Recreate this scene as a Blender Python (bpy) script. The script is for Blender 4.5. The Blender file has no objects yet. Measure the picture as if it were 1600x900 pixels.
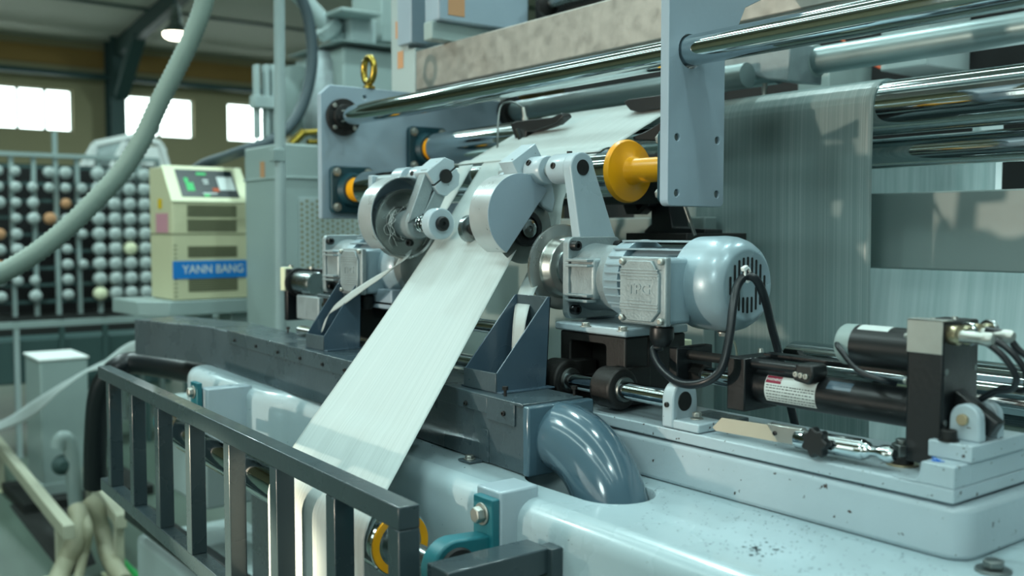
import bpy, bmesh, math, random
from mathutils import Vector, Matrix
random.seed(7)
PI = math.pi
SC = bpy.context.scene
COL = SC.collection

# ------------------------------------------------------------------ camera, world, lights, exposure
H = 1.45                      # camera height; every z below is measured from the camera's level
FPX = 1549.0
PITCH = math.atan(90 / FPX)
FWD = Vector((-.7944, .6074, 0)).normalized()
RGT = Vector((FWD.y, -FWD.x, 0))
DIR = FWD * math.cos(PITCH) - Vector((0, 0, math.sin(PITCH)))
UPV = RGT.cross(DIR)
cd = bpy.data.cameras.new('camera')
cam = bpy.data.objects.new('camera', cd); COL.objects.link(cam)
cd.sensor_width = 36; cd.lens = 36 * FPX / 1600
M = Matrix((RGT, UPV, -DIR)).transposed().to_4x4(); M.translation = (0, 0, H)
cam.matrix_world = M
cd.clip_start = .05; cd.clip_end = 200
cd.dof.use_dof = True; cd.dof.focus_distance = 1.5; cd.dof.aperture_fstop = 3.7
SC.camera = cam
SC.view_settings.view_transform = 'Standard'; SC.view_settings.look = 'None'
SC.view_settings.gamma = 1; SC.view_settings.use_curve_mapping = False
SC.view_settings.exposure = -0.06

world = bpy.data.worlds.new('world'); SC.world = world; world.use_nodes = True
wb = world.node_tree.nodes['Background']
wb.inputs[0].default_value = (.56, .80, .82, 1); wb.inputs[1].default_value = .24

def light(kind, name, loc, energy, color, size=.4, target=None, **kw):
    l = bpy.data.lights.new(name, kind); l.energy = energy; l.color = color
    if kind == 'AREA': l.shape = 'DISK'; l.size = size
    if kind in ('SPOT', 'POINT'): l.shadow_soft_size = size
    for k, v in kw.items(): setattr(l, k, v)
    o = bpy.data.objects.new(name, l); COL.objects.link(o)
    o.location = (loc[0], loc[1], loc[2] + H)
    if target is not None:
        d = Vector(target) - Vector(loc)
        o.rotation_euler = d.to_track_quat('-Z', 'Y').to_euler()
    return o
COOL = (.74, 1.0, .98)
light('AREA', 'film_back_fill', (-.75, 2.46, -.38), 16, (.80, 1, .98), 1.1, target=(-.75, 1.5, -.34))  # unseen light added behind the films to brighten them
for lx, ly, e, sz_ in ((-3.6, -.6, 42, .3), (-.6, -1.2, 30, .3), (-2.9, 2.1, 58, .13), (-1.0, 1.75, 28, .13), (-.4, 3.2, 45, .3), (-6.5, .2, 90, .4), (-7, 4.5, 90, .4), (-12, 1.5, 110, .4), (-12.5, 6, 110, .4), (1.5, .5, 35, .3)):
    light('AREA', 'high_bay_light', (lx, ly, 3.1), e, COOL, sz_)
light('AREA', 'front_fill_light', (1.2, -3.4, 2.0), 55, (.80, 1, .97), .9, target=(-1.0, 1.5, -.1))  # added fill, no known lamp: brightens the film and the front faces
# late sun coming in low through the gate behind the camera: a soft wide glow and one hard narrow beam
light('SPOT', 'gate_glow', (-2.83, -5.0, -.10), 780, (1, .86, .70), .07, target=(-1.8, 1.2, .0), spot_size=math.radians(23), spot_blend=.6)
light('SPOT', 'low_sun_beam', (-2.95, -5.2, -.05), 5500, (1, .84, .60), .03, target=(-1.56, .60, -.47), spot_size=math.radians(2.7), spot_blend=.2).scale = (2.2, 1, 1)

# ------------------------------------------------------------------ helpers
def ray(px, py):
    return DIR + RGT * ((px - 800) / FPX) - UPV * ((py - 450) / FPX)
def at(px, py, x=None, y=None, z=None):
    """point of the real plane x=, y= or z= that a measured place on the photo lies on"""
    r = ray(px, py)
    k = x / r.x if x is not None else y / r.y if y is not None else z / r.z
    return r * k
def lin(h):
    h = h.lstrip('#'); c = [int(h[i:i + 2], 16) / 255 for i in (0, 2, 4)]
    return tuple(v / 12.92 if v <= .04045 else ((v + .055) / 1.055) ** 2.4 for v in c) + (1,)

class MB:
    def __init__(s): s.v = []; s.f = []; s.uv = {}
    def add(s, vs, fs):
        b = len(s.v); s.v += [Vector(v) for v in vs]; s.f += [tuple(b + i for i in f) for f in fs]; return s
    def box(s, x0, x1, y0, y1, z0, z1):
        x0, x1 = min(x0, x1), max(x0, x1); y0, y1 = min(y0, y1), max(y0, y1); z0, z1 = min(z0, z1), max(z0, z1)
        v = [(x, y, z) for z in (z0, z1) for y in (y0, y1) for x in (x0, x1)]
        return s.add(v, [(0, 2, 3, 1), (4, 5, 7, 6), (0, 1, 5, 4), (2, 6, 7, 3), (0, 4, 6, 2), (1, 3, 7, 5)])
    def obox(s, c, u, v, w, a, b, d):
        c = Vector(c); u = Vector(u).normalized() * a; v = Vector(v).normalized() * b; w = Vector(w).normalized() * d
        p = [c + i * u + j * v + k * w for k in (-1, 1) for j in (-1, 1) for i in (-1, 1)]
        if u.cross(v).dot(w) < 0: return s.add(p, [f[::-1] for f in [(0, 2, 3, 1), (4, 5, 7, 6), (0, 1, 5, 4), (2, 6, 7, 3), (0, 4, 6, 2), (1, 3, 7, 5)]])
        return s.add(p, [(0, 2, 3, 1), (4, 5, 7, 6), (0, 1, 5, 4), (2, 6, 7, 3), (0, 4, 6, 2), (1, 3, 7, 5)])
    def lathe(s, prof, p0, ax, n=32, caps=True):
        """prof: (distance along ax, radius)"""
        p0 = Vector(p0); ax = Vector(ax).normalized(); a = ax.orthogonal().normalized(); b = ax.cross(a)
        vs = []; fs = []
        for (t, r) in prof:
            for k in range(n):
                th = 2 * PI * k / n; vs.append(p0 + ax * t + (a * math.cos(th) + b * math.sin(th)) * max(r, 1e-5))
        for i in range(len(prof) - 1):
            for k in range(n):
                k2 = (k + 1) % n; fs.append((i * n + k, i * n + k2, (i + 1) * n + k2, (i + 1) * n + k))
        if caps:
            fs.append(tuple(range(n))[::-1]); fs.append(tuple((len(prof) - 1) * n + k for k in range(n)))
        return s.add(vs, fs)
    def cyl(s, p0, p1, r, r1=None, n=28):
        d = Vector(p1) - Vector(p0); return s.lathe([(0, r), (d.length, r if r1 is None else r1)], p0, d, n)
    def hexbolt(s, p, ax, r, h, wash=True):
        ax = Vector(ax).normalized(); p = Vector(p)
        if wash: s.lathe([(0, r * 1.35), (h * .2, r * 1.35)], p, ax, 20)
        return s.lathe([(h * .2, r), (h * .9, r), (h, r * .85)], p, ax, 6)
    def sock(s, p, ax, r, h):
        return s.lathe([(0, r), (h * .9, r), (h, r * .9), (h, r * .5), (h * .5, r * .5)], p, ax, 18)
    def tube(s, path, r, n=10, closed=False, caps=True):
        P = [Vector(p) for p in path]; m = len(P)
        T = []
        for i in range(m):
            a = P[i - 1] if (i > 0 or closed) else P[i]; b = P[(i + 1) % m] if (i < m - 1 or closed) else P[i]
            T.append((b - a).normalized())
        N = T[0].orthogonal().normalized(); vs = []
        for i in range(m):
            if i: N = (N - T[i] * N.dot(T[i])).normalized()
            B = T[i].cross(N); rr = r[i] if isinstance(r, (list, tuple)) else r
            for k in range(n):
                th = 2 * PI * k / n; vs.append(P[i] + (N * math.cos(th) + B * math.sin(th)) * rr)
        fs = []
        for i in range(m if closed else m - 1):
            j = (i + 1) % m
            for k in range(n):
                k2 = (k + 1) % n; fs.append((i * n + k, i * n + k2, j * n + k2, j * n + k))
        if not closed and caps:
            fs.append(tuple(range(n))[::-1]); fs.append(tuple((m - 1) * n + k for k in range(n)))
        return s.add(vs, fs)
    def prism(s, poly, fn, holes=()):
        """poly: 2D points; fn(a,b,t) -> 3D point for t in (0,1)"""
        bm = bmesh.new(); loops = [poly] + list(holes); all_e = []
        for lp in loops:
            vv = [bm.verts.new((p[0], p[1], 0)) for p in lp]
            for i in range(len(vv)): all_e.append(bm.edges.new((vv[i], vv[(i + 1) % len(vv)])))
        if holes: bmesh.ops.triangle_fill(bm, use_beauty=True, edges=all_e)
        else: bm.faces.new(bm.verts[:])
        bm.verts.index_update(); n = len(bm.verts)
        vs = [fn(v.co.x, v.co.y, 0) for v in bm.verts] + [fn(v.co.x, v.co.y, 1) for v in bm.verts]
        fs = []
        for f in bm.faces:
            ids = [v.index for v in f.verts]; fs.append(tuple(ids[::-1])); fs.append(tuple(i + n for i in ids))
        k = 0
        for lp in loops:
            m = len(lp)
            for i in range(m): fs.append((k + i, k + (i + 1) % m, k + (i + 1) % m + n, k + i + n))
            k += m
        bm.free(); return s.add(vs, fs)
    def yz(s, poly, x0, x1, holes=()):
        return s.prism(poly, lambda a, b, t: (x0 + (x1 - x0) * t, a, b), holes)
    def xz(s, poly, y0, y1, holes=()):
        return s.prism(poly, lambda a, b, t: (a, y0 + (y1 - y0) * t, b), holes)
    def xy(s, poly, z0, z1, holes=()):
        return s.prism(poly, lambda a, b, t: (a, b, z0 + (z1 - z0) * t), holes)
    def sheet(s, fn, nu, nv):
        b = len(s.v)
        for j in range(nv + 1):
            for i in range(nu + 1): s.v.append(Vector(fn(i / nu, j / nv)))
        for j in range(nv):
            for i in range(nu):
                q = b + j * (nu + 1) + i
                s.uv[len(s.f)] = [(i / nu, j / nv), ((i + 1) / nu, j / nv), ((i + 1) / nu, (j + 1) / nv), (i / nu, (j + 1) / nv)]
                s.f.append((q, q + 1, q + nu + 2, q + nu + 1))
        return s

def mkobj(name, mb, mat, root=None, bevel=0, smooth=38, solid=0, seg=2):
    me = bpy.data.meshes.new(name)
    o0 = root if root is not None else Vector((0, 0, 0))
    me.from_pydata([(v + Vector((0, 0, H)) - o0)[:] for v in mb.v], [], mb.f)
    if not mb.uv:
        bm = bmesh.new(); bm.from_mesh(me); bmesh.ops.recalc_face_normals(bm, faces=bm.faces); bm.to_mesh(me); bm.free()
    else:
        uvl = me.uv_layers.new(name='UVMap')
        for pi, pol in enumerate(me.polygons):
            if pi in mb.uv:
                for li, c in zip(pol.loop_indices, mb.uv[pi]): uvl.data[li].uv = c
    if smooth:
        me.polygons.foreach_set('use_smooth', [True] * len(me.polygons)); me.set_sharp_from_angle(angle=math.radians(smooth))
    me.materials.append(MAT[mat] if isinstance(mat, str) else mat)
    o = bpy.data.objects.new(name, me); COL.objects.link(o)
    if bevel:
        m = o.modifiers.new('bevel', 'BEVEL'); m.width = bevel; m.segments = seg; m.limit_method = 'ANGLE'; m.angle_limit = math.radians(40); m.harden_normals = False
    if solid:
        m = o.modifiers.new('solidify', 'SOLIDIFY'); m.thickness = solid; m.offset = 0
    return o

class Thing:
    def __init__(s, name, label, cat, group=None):
        s.name, s.label, s.cat, s.group, s.parts = name, label, cat, group, []
    def part(s, name, mb, mat, bevel=0, parent=None, label=None, kind=None, **kw):
        s.parts.append(dict(name=name, mb=mb, mat=mat, bevel=bevel, parent=parent, label=label, kind=kind, kw=kw)); return len(s.parts) - 1
    def done(s):
        lo = Vector((1e9,) * 3); hi = -lo
        for p in s.parts:
            for v in p['mb'].v:
                for i in range(3): lo[i] = min(lo[i], v[i]); hi[i] = max(hi[i], v[i])
        base = Vector(((lo.x + hi.x) / 2, (lo.y + hi.y) / 2, lo.z + H))
        e = bpy.data.objects.new(s.name, None); COL.objects.link(e); e.location = base; e.empty_display_size = .05
        e['label'] = s.label; e['category'] = s.cat
        if s.group: e['group'] = s.group
        obs = []
        for p in s.parts:
            o = mkobj(p['name'], p['mb'], p['mat'], base, p['bevel'], **p['kw'])
            o.parent = e if p['parent'] is None else obs[p['parent']]
            if p['label']: o['label'] = p['label']
            if p['kind']: o['kind'] = p['kind']
            obs.append(o)
        s.e = e; s.obs = obs; return e
def solo(name, mb, mat, label, cat, group=None, kind=None, bevel=0, **kw):
    lo = Vector((1e9,) * 3); hi = -lo
    for v in mb.v:
        for i in range(3): lo[i] = min(lo[i], v[i]); hi[i] = max(hi[i], v[i])
    base = Vector(((lo.x + hi.x) / 2, (lo.y + hi.y) / 2, lo.z + H))
    o = mkobj(name, mb, mat, base, bevel, **kw); o.location = base
    o['label'] = label; o['category'] = cat
    if group: o['group'] = group
    if kind: o['kind'] = kind
    return o
def struct(name, mb, mat, **kw):
    o = mkobj(name, mb, mat, None, **kw); o['kind'] = 'structure'; return o
def copy_tree(o, parent=None):
    c = o.copy(); COL.objects.link(c)
    if parent is not None: c.parent = parent; c.matrix_parent_inverse = o.matrix_parent_inverse.copy()
    for ch in list(o.children): copy_tree(ch, c)
    return c
def cat(P, k=8):
    P = [Vector(p) for p in P]; P = [2 * P[0] - P[1]] + P + [2 * P[-1] - P[-2]]; out = []
    for i in range(1, len(P) - 2):
        for j in range(k):
            t = j / k; a, b, c, d = P[i - 1:i + 3]
            out.append(.5 * ((2 * b) + (c - a) * t + (2 * a - 5 * b + 4 * c - d) * t * t + (3 * b - a - 3 * c + d) * t ** 3))
    out.append(P[-2]); return out
def arc(cx, cy, r, a0, a1, n=12):
    return [(cx + r * math.cos(math.radians(a0 + (a1 - a0) * i / n)), cy + r * math.sin(math.radians(a0 + (a1 - a0) * i / n))) for i in range(n + 1)]
def circ(cx, cy, r, n=24): return arc(cx, cy, r, 0, 360, n)[:-1]
def rrect(x0, x1, y0, y1, r, n=5):
    return arc(x1 - r, y1 - r, r, 0, 90, n) + arc(x0 + r, y1 - r, r, 90, 180, n) + arc(x0 + r, y0 + r, r, 180, 270, n) + arc(x1 - r, y0 + r, r, 270, 360, n)
def text_mb(txt, size, fn, depth=.0006, bold=0):
    cu = bpy.data.curves.new('txt', 'FONT'); cu.body = txt; cu.size = size; cu.align_x = 'CENTER'; cu.align_y = 'CENTER'; cu.extrude = depth; cu.offset = bold
    o = bpy.data.objects.new('txt', cu); COL.objects.link(o)
    bpy.context.view_layer.update()
    me = bpy.data.meshes.new_from_object(o); mb = MB()
    mb.add([fn(v.co.x, v.co.y, v.co.z) for v in me.vertices], [tuple(p.vertices) for p in me.polygons])
    bpy.data.objects.remove(o); bpy.data.meshes.remove(me); bpy.data.curves.remove(cu); return mb

# ------------------------------------------------------------------ materials
MAT = {}
def mat(name, color, rough=.5, metal=0, bump=0, bscale=60, var=0, vscale=8, spec=None, emit=None, es=1, chips=0, chipc='#3a2c26', cscale=38, trans=0, sheen=0, coat=0):
    m = bpy.data.materials.new(name); m.use_nodes = True; nt = m.node_tree; N = nt.nodes; L = nt.links
    b = N['Principled BSDF']; c = lin(color)
    b.inputs['Base Color'].default_value = c; b.inputs['Roughness'].default_value = rough; b.inputs['Metallic'].default_value = metal
    if spec is not None: b.inputs['Specular IOR Level'].default_value = spec
    if coat: b.inputs['Coat Weight'].default_value = coat; b.inputs['Coat Roughness'].default_value = .08
    if emit: b.inputs['Emission Color'].default_value = lin(emit); b.inputs['Emission Strength'].default_value = es
    tc = N.new('ShaderNodeTexCoord'); cur = None
    if var:
        n = N.new('ShaderNodeTexNoise'); n.inputs['Scale'].default_value = vscale; n.inputs['Detail'].default_value = 5
        L.new(tc.outputs['Object'], n.inputs['Vector'])
        mr = N.new('ShaderNodeMapRange'); mr.inputs[1].default_value = .3; mr.inputs[2].default_value = .7; mr.inputs[3].default_value = 1 - var; mr.inputs[4].default_value = 1 + var
        L.new(n.outputs['Fac'], mr.inputs[0])
        mx = N.new('ShaderNodeVectorMath'); mx.operation = 'SCALE'; mx.inputs[0].default_value = c[:3]; L.new(mr.outputs[0], mx.inputs['Scale'])
        cur = mx.outputs[0]
        r2 = N.new('ShaderNodeMapRange'); r2.inputs[1].default_value = .3; r2.inputs[2].default_value = .7; r2.inputs[3].default_value = max(.02, rough - .06); r2.inputs[4].default_value = rough + .08
        L.new(n.outputs['Fac'], r2.inputs[0]); L.new(r2.outputs[0], b.inputs['Roughness'])
    if chips:
        n = N.new('ShaderNodeTexNoise'); n.inputs['Scale'].default_value = cscale; n.inputs['Detail'].default_value = 3; n.inputs['Roughness'].default_value = .6
        L.new(tc.outputs['Object'], n.inputs['Vector'])
        mr = N.new('ShaderNodeMapRange'); mr.inputs[1].default_value = chips; mr.inputs[2].default_value = chips + .015
        L.new(n.outputs['Fac'], mr.inputs[0])
        mi = N.new('ShaderNodeMix'); mi.data_type = 'RGBA'
        if cur is not None: L.new(cur, mi.inputs[6])
        else: mi.inputs[6].default_value = c
        mi.inputs[7].default_value = lin(chipc); L.new(mr.outputs[0], mi.inputs[0]); cur = mi.outputs[2]
    if cur is not None: L.new(cur, b.inputs['Base Color'])
    if bump:
        n = N.new('ShaderNodeTexNoise'); n.inputs['Scale'].default_value = bscale; n.inputs['Detail'].default_value = 2
        L.new(tc.outputs['Object'], n.inputs['Vector'])
        bp = N.new('ShaderNodeBump'); bp.inputs['Strength'].default_value = bump; bp.inputs['Distance'].default_value = .002
        L.new(n.outputs['Fac'], bp.inputs['Height']); L.new(bp.outputs[0], b.inputs['Normal'])
    MAT[name] = m; return m
def streaky(name, color, color2, alpha, trans, scale=(220, .6, 1), rough=.5, lo=.35, hi=.65, amin=None, bump=.25):
    """thin sheet with fine lines running along its length (uv v)"""
    m = bpy.data.materials.new(name); m.use_nodes = True; nt = m.node_tree; N = nt.nodes; L = nt.links
    b = N['Principled BSDF']; out = N['Material Output']; b.inputs['Roughness'].default_value = rough
    tc = N.new('ShaderNodeTexCoord'); mp = N.new('ShaderNodeMapping'); mp.inputs['Scale'].default_value = scale; L.new(tc.outputs['UV'], mp.inputs[0])
    n = N.new('ShaderNodeTexNoise'); n.inputs['Scale'].default_value = 1; n.inputs['Detail'].default_value = 4; n.inputs['Roughness'].default_value = .7; L.new(mp.outputs[0], n.inputs[0])
    mr = N.new('ShaderNodeMapRange'); mr.inputs[1].default_value = lo; mr.inputs[2].default_value = hi; L.new(n.outputs['Fac'], mr.inputs[0])
    mi = N.new('ShaderNodeMix'); mi.data_type = 'RGBA'; mi.inputs[6].default_value = lin(color); mi.inputs[7].default_value = lin(color2); L.new(mr.outputs[0], mi.inputs[0]); L.new(mi.outputs[2], b.inputs['Base Color'])
    bp = N.new('ShaderNodeBump'); bp.inputs['Strength'].default_value = bump; bp.inputs['Distance'].default_value = .001; L.new(n.outputs['Fac'], bp.inputs['Height']); L.new(bp.outputs[0], b.inputs['Normal'])
    tr = N.new('ShaderNodeBsdfTranslucent'); L.new(mi.outputs[2], tr.inputs[0])
    m1 = N.new('ShaderNodeMixShader'); m1.inputs[0].default_value = trans; L.new(b.outputs[0], m1.inputs[1]); L.new(tr.outputs[0], m1.inputs[2])
    if alpha < 1:
        tp = N.new('ShaderNodeBsdfTransparent'); m2 = N.new('ShaderNodeMixShader')
        ar = N.new('ShaderNodeMapRange'); ar.inputs[1].default_value = lo; ar.inputs[2].default_value = hi; ar.inputs[3].default_value = amin if amin is not None else alpha; ar.inputs[4].default_value = alpha; L.new(n.outputs['Fac'], ar.inputs[0])
        L.new(ar.outputs[0], m2.inputs[0]); L.new(tp.outputs[0], m2.inputs[1]); L.new(m1.outputs[0], m2.inputs[2]); L.new(m2.outputs[0], out.inputs[0])
    else: L.new(m1.outputs[0], out.inputs[0])
    MAT[name] = m; return m
mat('paint', '#A3B4BC', .3, bump=.12, bscale=90, var=.05, vscale=6, chips=.80, cscale=120, coat=.2)
mat('paint_worn', '#A8B8BF', .33, bump=.15, bscale=110, var=.06, vscale=9, chips=.675, cscale=100, coat=.15)
mat('paint_blue', '#91A3AF', .36, bump=.10, bscale=80, var=.03)
mat('beam_paint', '#A6B9BF', .22, bump=.10, bscale=40, var=.04, vscale=4, chips=.725, cscale=150, chipc='#30343c', coat=.4)
mat('cabinet_paint', '#8FA09E', .45, var=.06, vscale=3)
mat('dark_paint', '#3F4D53', .28, bump=.22, bscale=120, var=.10, vscale=14, chips=.77, cscale=60, chipc='#1d1f20', coat=.2)
mat('hood_paint', '#415563', .30, bump=.1, bscale=90, var=.08, vscale=10, chips=.73, cscale=50, chipc='#20262c', coat=.2)
mat('elbow_paint', '#48616E', .18, bump=.10, bscale=30, var=.06, vscale=9, chips=.78, cscale=70, coat=.6)
mat('grille_paint', '#303E43', .28, bump=.08, bscale=100, var=.05, vscale=10, coat=.3)
mat('chrome', '#C9D2D4', .07, 1, bump=.02, bscale=60)
mat('steel', '#9AA2A2', .24, 1, var=.08, vscale=30)
mat('steel_dull', '#7F8685', .42, 1, var=.12, vscale=40)
mat('zinc', '#B0B2AC', .38, .85, bump=.06, bscale=200, var=.12, vscale=25)
mat('galvanised', '#ABA9A2', .46, .6, bump=.10, bscale=260, var=.10, vscale=40)
mat('grey_roller', '#7E9091', .35, .5, var=.06)
mat('cast', '#8E9B9E', .42, .35, bump=.3, bscale=260, var=.10, vscale=30)
mat('motor_paint', '#8FA4AD', .32, .15, bump=.08, bscale=140, var=.04, coat=.2)
mat('black_metal', '#0C1114', .36, 0, bump=.08, bscale=200, var=.15, vscale=30)
mat('black_oxide', '#1B1B1A', .5, .2, bump=.15, bscale=220, var=.2, vscale=40)
mat('black_plastic', '#14181A', .38)
mat('cable_black', '#10171C', .36)
mat('rubber', '#0C0F10', .6)
mat('yellow', '#E8A008', .38, bump=.03)
mat('teal', '#1E6A74', .42, bump=.15, bscale=120, var=.10, vscale=20)
mat('teal_dark', '#123C46', .45, bump=.12, bscale=120)
mat('brass', '#A08A3C', .25, 1)
mat('gold_zinc', '#A89C80', .32, .9, var=.1, vscale=30)
mat('rail_cream', '#A6A793', .55)
mat('cream', '#C4C2A0', .5, var=.04, vscale=4)
mat('cream_light', '#DDE0BE', .45)
mat('panel_dark', '#122226', .3)
mat('vent_dark', '#7C7D63', .6)
mat('slat_dark', '#55573F', .6)
mat('blue_label', '#1277C4', .45)
mat('white', '#E6ECEA', .5)
mat('rim_metal', '#B4BCBE', .30, .45, var=.05, vscale=30)
mat('sticker', '#C9D2D0', .45)
mat('sticker_red', '#8A1F3C', .45)
mat('sticker_pink', '#C48C98', .5)
mat('sticker_yellow', '#D8B41E', .5)
mat('ink', '#27343A', .6)
mat('orange_tape', '#B98A63', .7)
mat('blue_ink', '#2A6FC8', .6)
mat('card', '#B9AE9A', .5, var=.04)
mat('wheel_steel', '#B4B8B4', .3, .9, var=.05)
mat('hose_grey', '#76877E', .5, var=.04)
mat('hose_dark', '#3B4A50', .5)
mat('hose_cream', '#96957E', .6)
mat('green', '#1F9A4C', .5)
mat('red', '#B3202C', .5)
mat('orange', '#B4502A', .6)
mat('thread', '#D9DCD8', .75, bump=.2, bscale=300)
mat('bobbin_white', '#A9B5B3', .22, coat=.5)
mat('wall_beige', '#9C9676', .8, var=.06, vscale=.5)
mat('ceiling_white', '#C4C9BE', .8, var=.04, vscale=.7)
mat('strip_orange', '#9A7C46', .8)
mat('roof_steel', '#36504F', .6)
mat('floor_paint', '#4E5E54', .42, bump=.05, bscale=8, var=.14, vscale=1.2)
mat('pit', '#161B19', .8)
mat('window_glow', '#FFFFFF', .5, emit='#EEFFFA', es=5)
mat('added_roof_glow', '#FFFFFF', .5, emit='#E4FFFA', es=6)
mat('front_fill_glow', '#FFFFFF', .5, emit='#F4FFF6', es=1.5)
mat('lamp_glow', '#FFFFFF', .5, emit='#FFF6D8', es=14)
mat('led_green', '#1c8a4a', .5, emit='#28D070', es=.5)
mat('back_panel', '#9FAFAF', .5, var=.04, vscale=4)
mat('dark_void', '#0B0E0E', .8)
streaky('web_cloth', '#B0BCBB', '#C2CDCC', 1, .22, (170, .5, 1), .5, bump=.15)
streaky('film', '#A3B8B8', '#E4ECEA', .94, .48, (230, .3, 1), .30, .50, .78, amin=.90, bump=.08)
streaky('film_plain', '#A9BCBC', '#C3D0D0', .97, .5, (60, .5, 1), .3, amin=.93, bump=.1)

# ------------------------------------------------------------------ the hall
XW = -17.0
m = MB().box(-18, 6, -7, 14, -H - .1, -H); struct('floor', m, 'floor_paint', smooth=0)
wins = [(1.75, 4.14, 6), (4.97, 6.10, 2), (6.71, 7.85, 2), (8.6, 9.8, 2)]
Z0, Z1 = 1.58, 2.24
m = MB(); ys = [-7]
for a, b, _ in wins: ys += [a, b]
ys.append(14)
for i in range(0, len(ys), 2): m.box(XW - .2, XW, ys[i], ys[i + 1], -H, 3.2)
for a, b, _ in wins: m.box(XW - .2, XW, a, b, -H, Z0); m.box(XW - .2, XW, a, b, Z1, 3.2)
struct('wall_left', m, 'wall_beige', smooth=0)
struct('trim_1', MB().box(XW, XW + .05, -7, 14, 2.62, 2.9), 'strip_orange', smooth=0)
for i, (a, b, n) in enumerate(wins):
    fr = MB(); pw = (b - a) / n
    for k in range(n + 1): fr.box(XW - .12, XW - .06, a + k * pw - .022, a + k * pw + .022, Z0, Z1)
    fr.box(XW - .12, XW - .06, a, b, Z0 - .02, Z0 + .02); fr.box(XW - .12, XW - .06, a, b, Z1 - .02, Z1 + .02)
    w = struct(f'window_{i + 1}', fr, 'roof_steel', smooth=0)
    for k in range(n):
        g = mkobj('window_pane', MB().box(XW - .16, XW - .14, a + k * pw, a + (k + 1) * pw, Z0, Z1), 'window_glow', None, smooth=0); g.parent = w
# sloping ceiling
m = MB().prism([(XW - .2, 3.0), (6, 5.6), (6, 5.75), (XW - .2, 3.15)], lambda a, b, t: (a, -7 + 21 * t, b)); struct('ceiling', m, 'ceiling_white', smooth=0)
m = MB().box(-18, -5.2, -7.2, -7, -H, 6).box(-1.2, 6, -7.2, -7, -H, .9).box(-1.2, 6, -7.2, -7, 2.3, 6).box(-5.2, -1.2, -7.2, -7, 2.2, 6); struct('wall_front', m, 'wall_beige', smooth=0)
g = struct('door_1', MB().box(-5.25, -5.15, -7.05, -6.95, -H, 2.2).box(-1.25, -1.15, -7.05, -6.95, -H, 2.2).box(-5.25, -1.15, -7.05, -6.95, 2.15, 2.25), 'roof_steel', smooth=0)
q = mkobj('gate_glow_pane', MB().box(-5.15, -1.25, -7.15, -7.12, -H, 2.15), 'front_fill_glow', None, smooth=0); q.parent = g  # glowing plane added in the gate for chrome reflections and frontal fill
g = struct('window_9', MB().box(-1.2, 6, -7.15, -7.1, .88, .92).box(-1.2, 6, -7.15, -7.1, 2.28, 2.32), 'roof_steel', smooth=0)
q = mkobj('window_pane', MB().box(-1.2, 6, -7.15, -7.12, .92, 2.28), 'front_fill_glow', None, smooth=0); q.parent = g  # unseen glowing strip, added for bright bands in the chrome
struct('wall_back', MB().box(-18, 6, 13.9, 14, -H, 6), 'wall_beige', smooth=0)
for i, yy in enumerate((-3.2, -1.6, .9, 3.6)):
    w = MB().prism([(-8, 4.02), (5.5, 5.54), (5.5, 5.52), (-8, 4.0)], lambda a, b, t, yy=yy: (a, yy - .16 + .32 * t, b)); struct(f'window_{i + 5}', w, 'added_roof_glow', smooth=0)  # unseen glowing roof strips, added for long white highlights on the rods
for i, yy in enumerate((1.0, 4.60, 8.5)):
    m = MB(); cx = XW + .32
    m.box(cx - .17, cx - .15, yy, yy + .22, -H, 3.3); m.box(cx + .15, cx + .17, yy, yy + .22, -H, 3.3); m.box(cx - .15, cx + .15, yy + .10, yy + .12, -H, 3.3)
    # rafter that follows the roof, and its knee brace
    m.prism([(XW + .1, 2.72), (6, 5.32), (6, 5.55), (XW + .1, 2.98)], lambda a, b, t, yy=yy: (a, yy + .08 + .14 * t, b))
    m.prism([(XW + .4, 2.1), (XW + .55, 2.1), (XW + 1.6, 2.95), (XW + 1.3, 2.95)], lambda a, b, t, yy=yy: (a, yy + .05 + .2 * t, b))
    solo('steel_column', m, 'roof_steel', ['dark steel column with rafter at the far left edge of the hall', 'dark blue-green steel column between the two largest lit windows', 'dark steel column behind the grey machine pipes'][i], 'column', 'steel frames of the hall')
m = MB()
for k, xx in enumerate((-15, -12.5, -10)): m.box(xx - .05, xx + .05, -7, 13.9, 3.0 + (xx + 17) * .113, 3.12 + (xx + 17) * .113)
o = struct('trim_2', m, 'roof_steel', smooth=0)
struct('trim_3', MB().tube([(XW + .3, -7, 2.45), (XW + .3, 14, 2.45)], .05, 8), 'roof_steel')
# the visible ceiling lamp and its sisters
for i, (lx, py_) in enumerate(((-11.0, None),)):
    c = at(275, 55, x=-12.5)
    t = Thing('high_bay_lamp', 'bright round high bay lamp hanging under the roof left of the grey hose', 'lamp')
    t.part('lamp_shade', MB().lathe([(0, .15), (.02, .16), (.12, .08), (.34, .05)], c + Vector((0, 0, .02)), (0, 0, 1), 28), 'steel')
    t.part('lens', MB().lathe([(-.05, .08), (-.03, .13), (0, .15), (.03, .15)], c, (0, 0, 1), 28), 'lamp_glow')
    t.part('hanging_rod', MB().cyl(c + Vector((0, 0, .34)), (c.x, c.y, 3.0 + (c.x + 17) * .113), .015), 'roof_steel')
    t.done()

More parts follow.
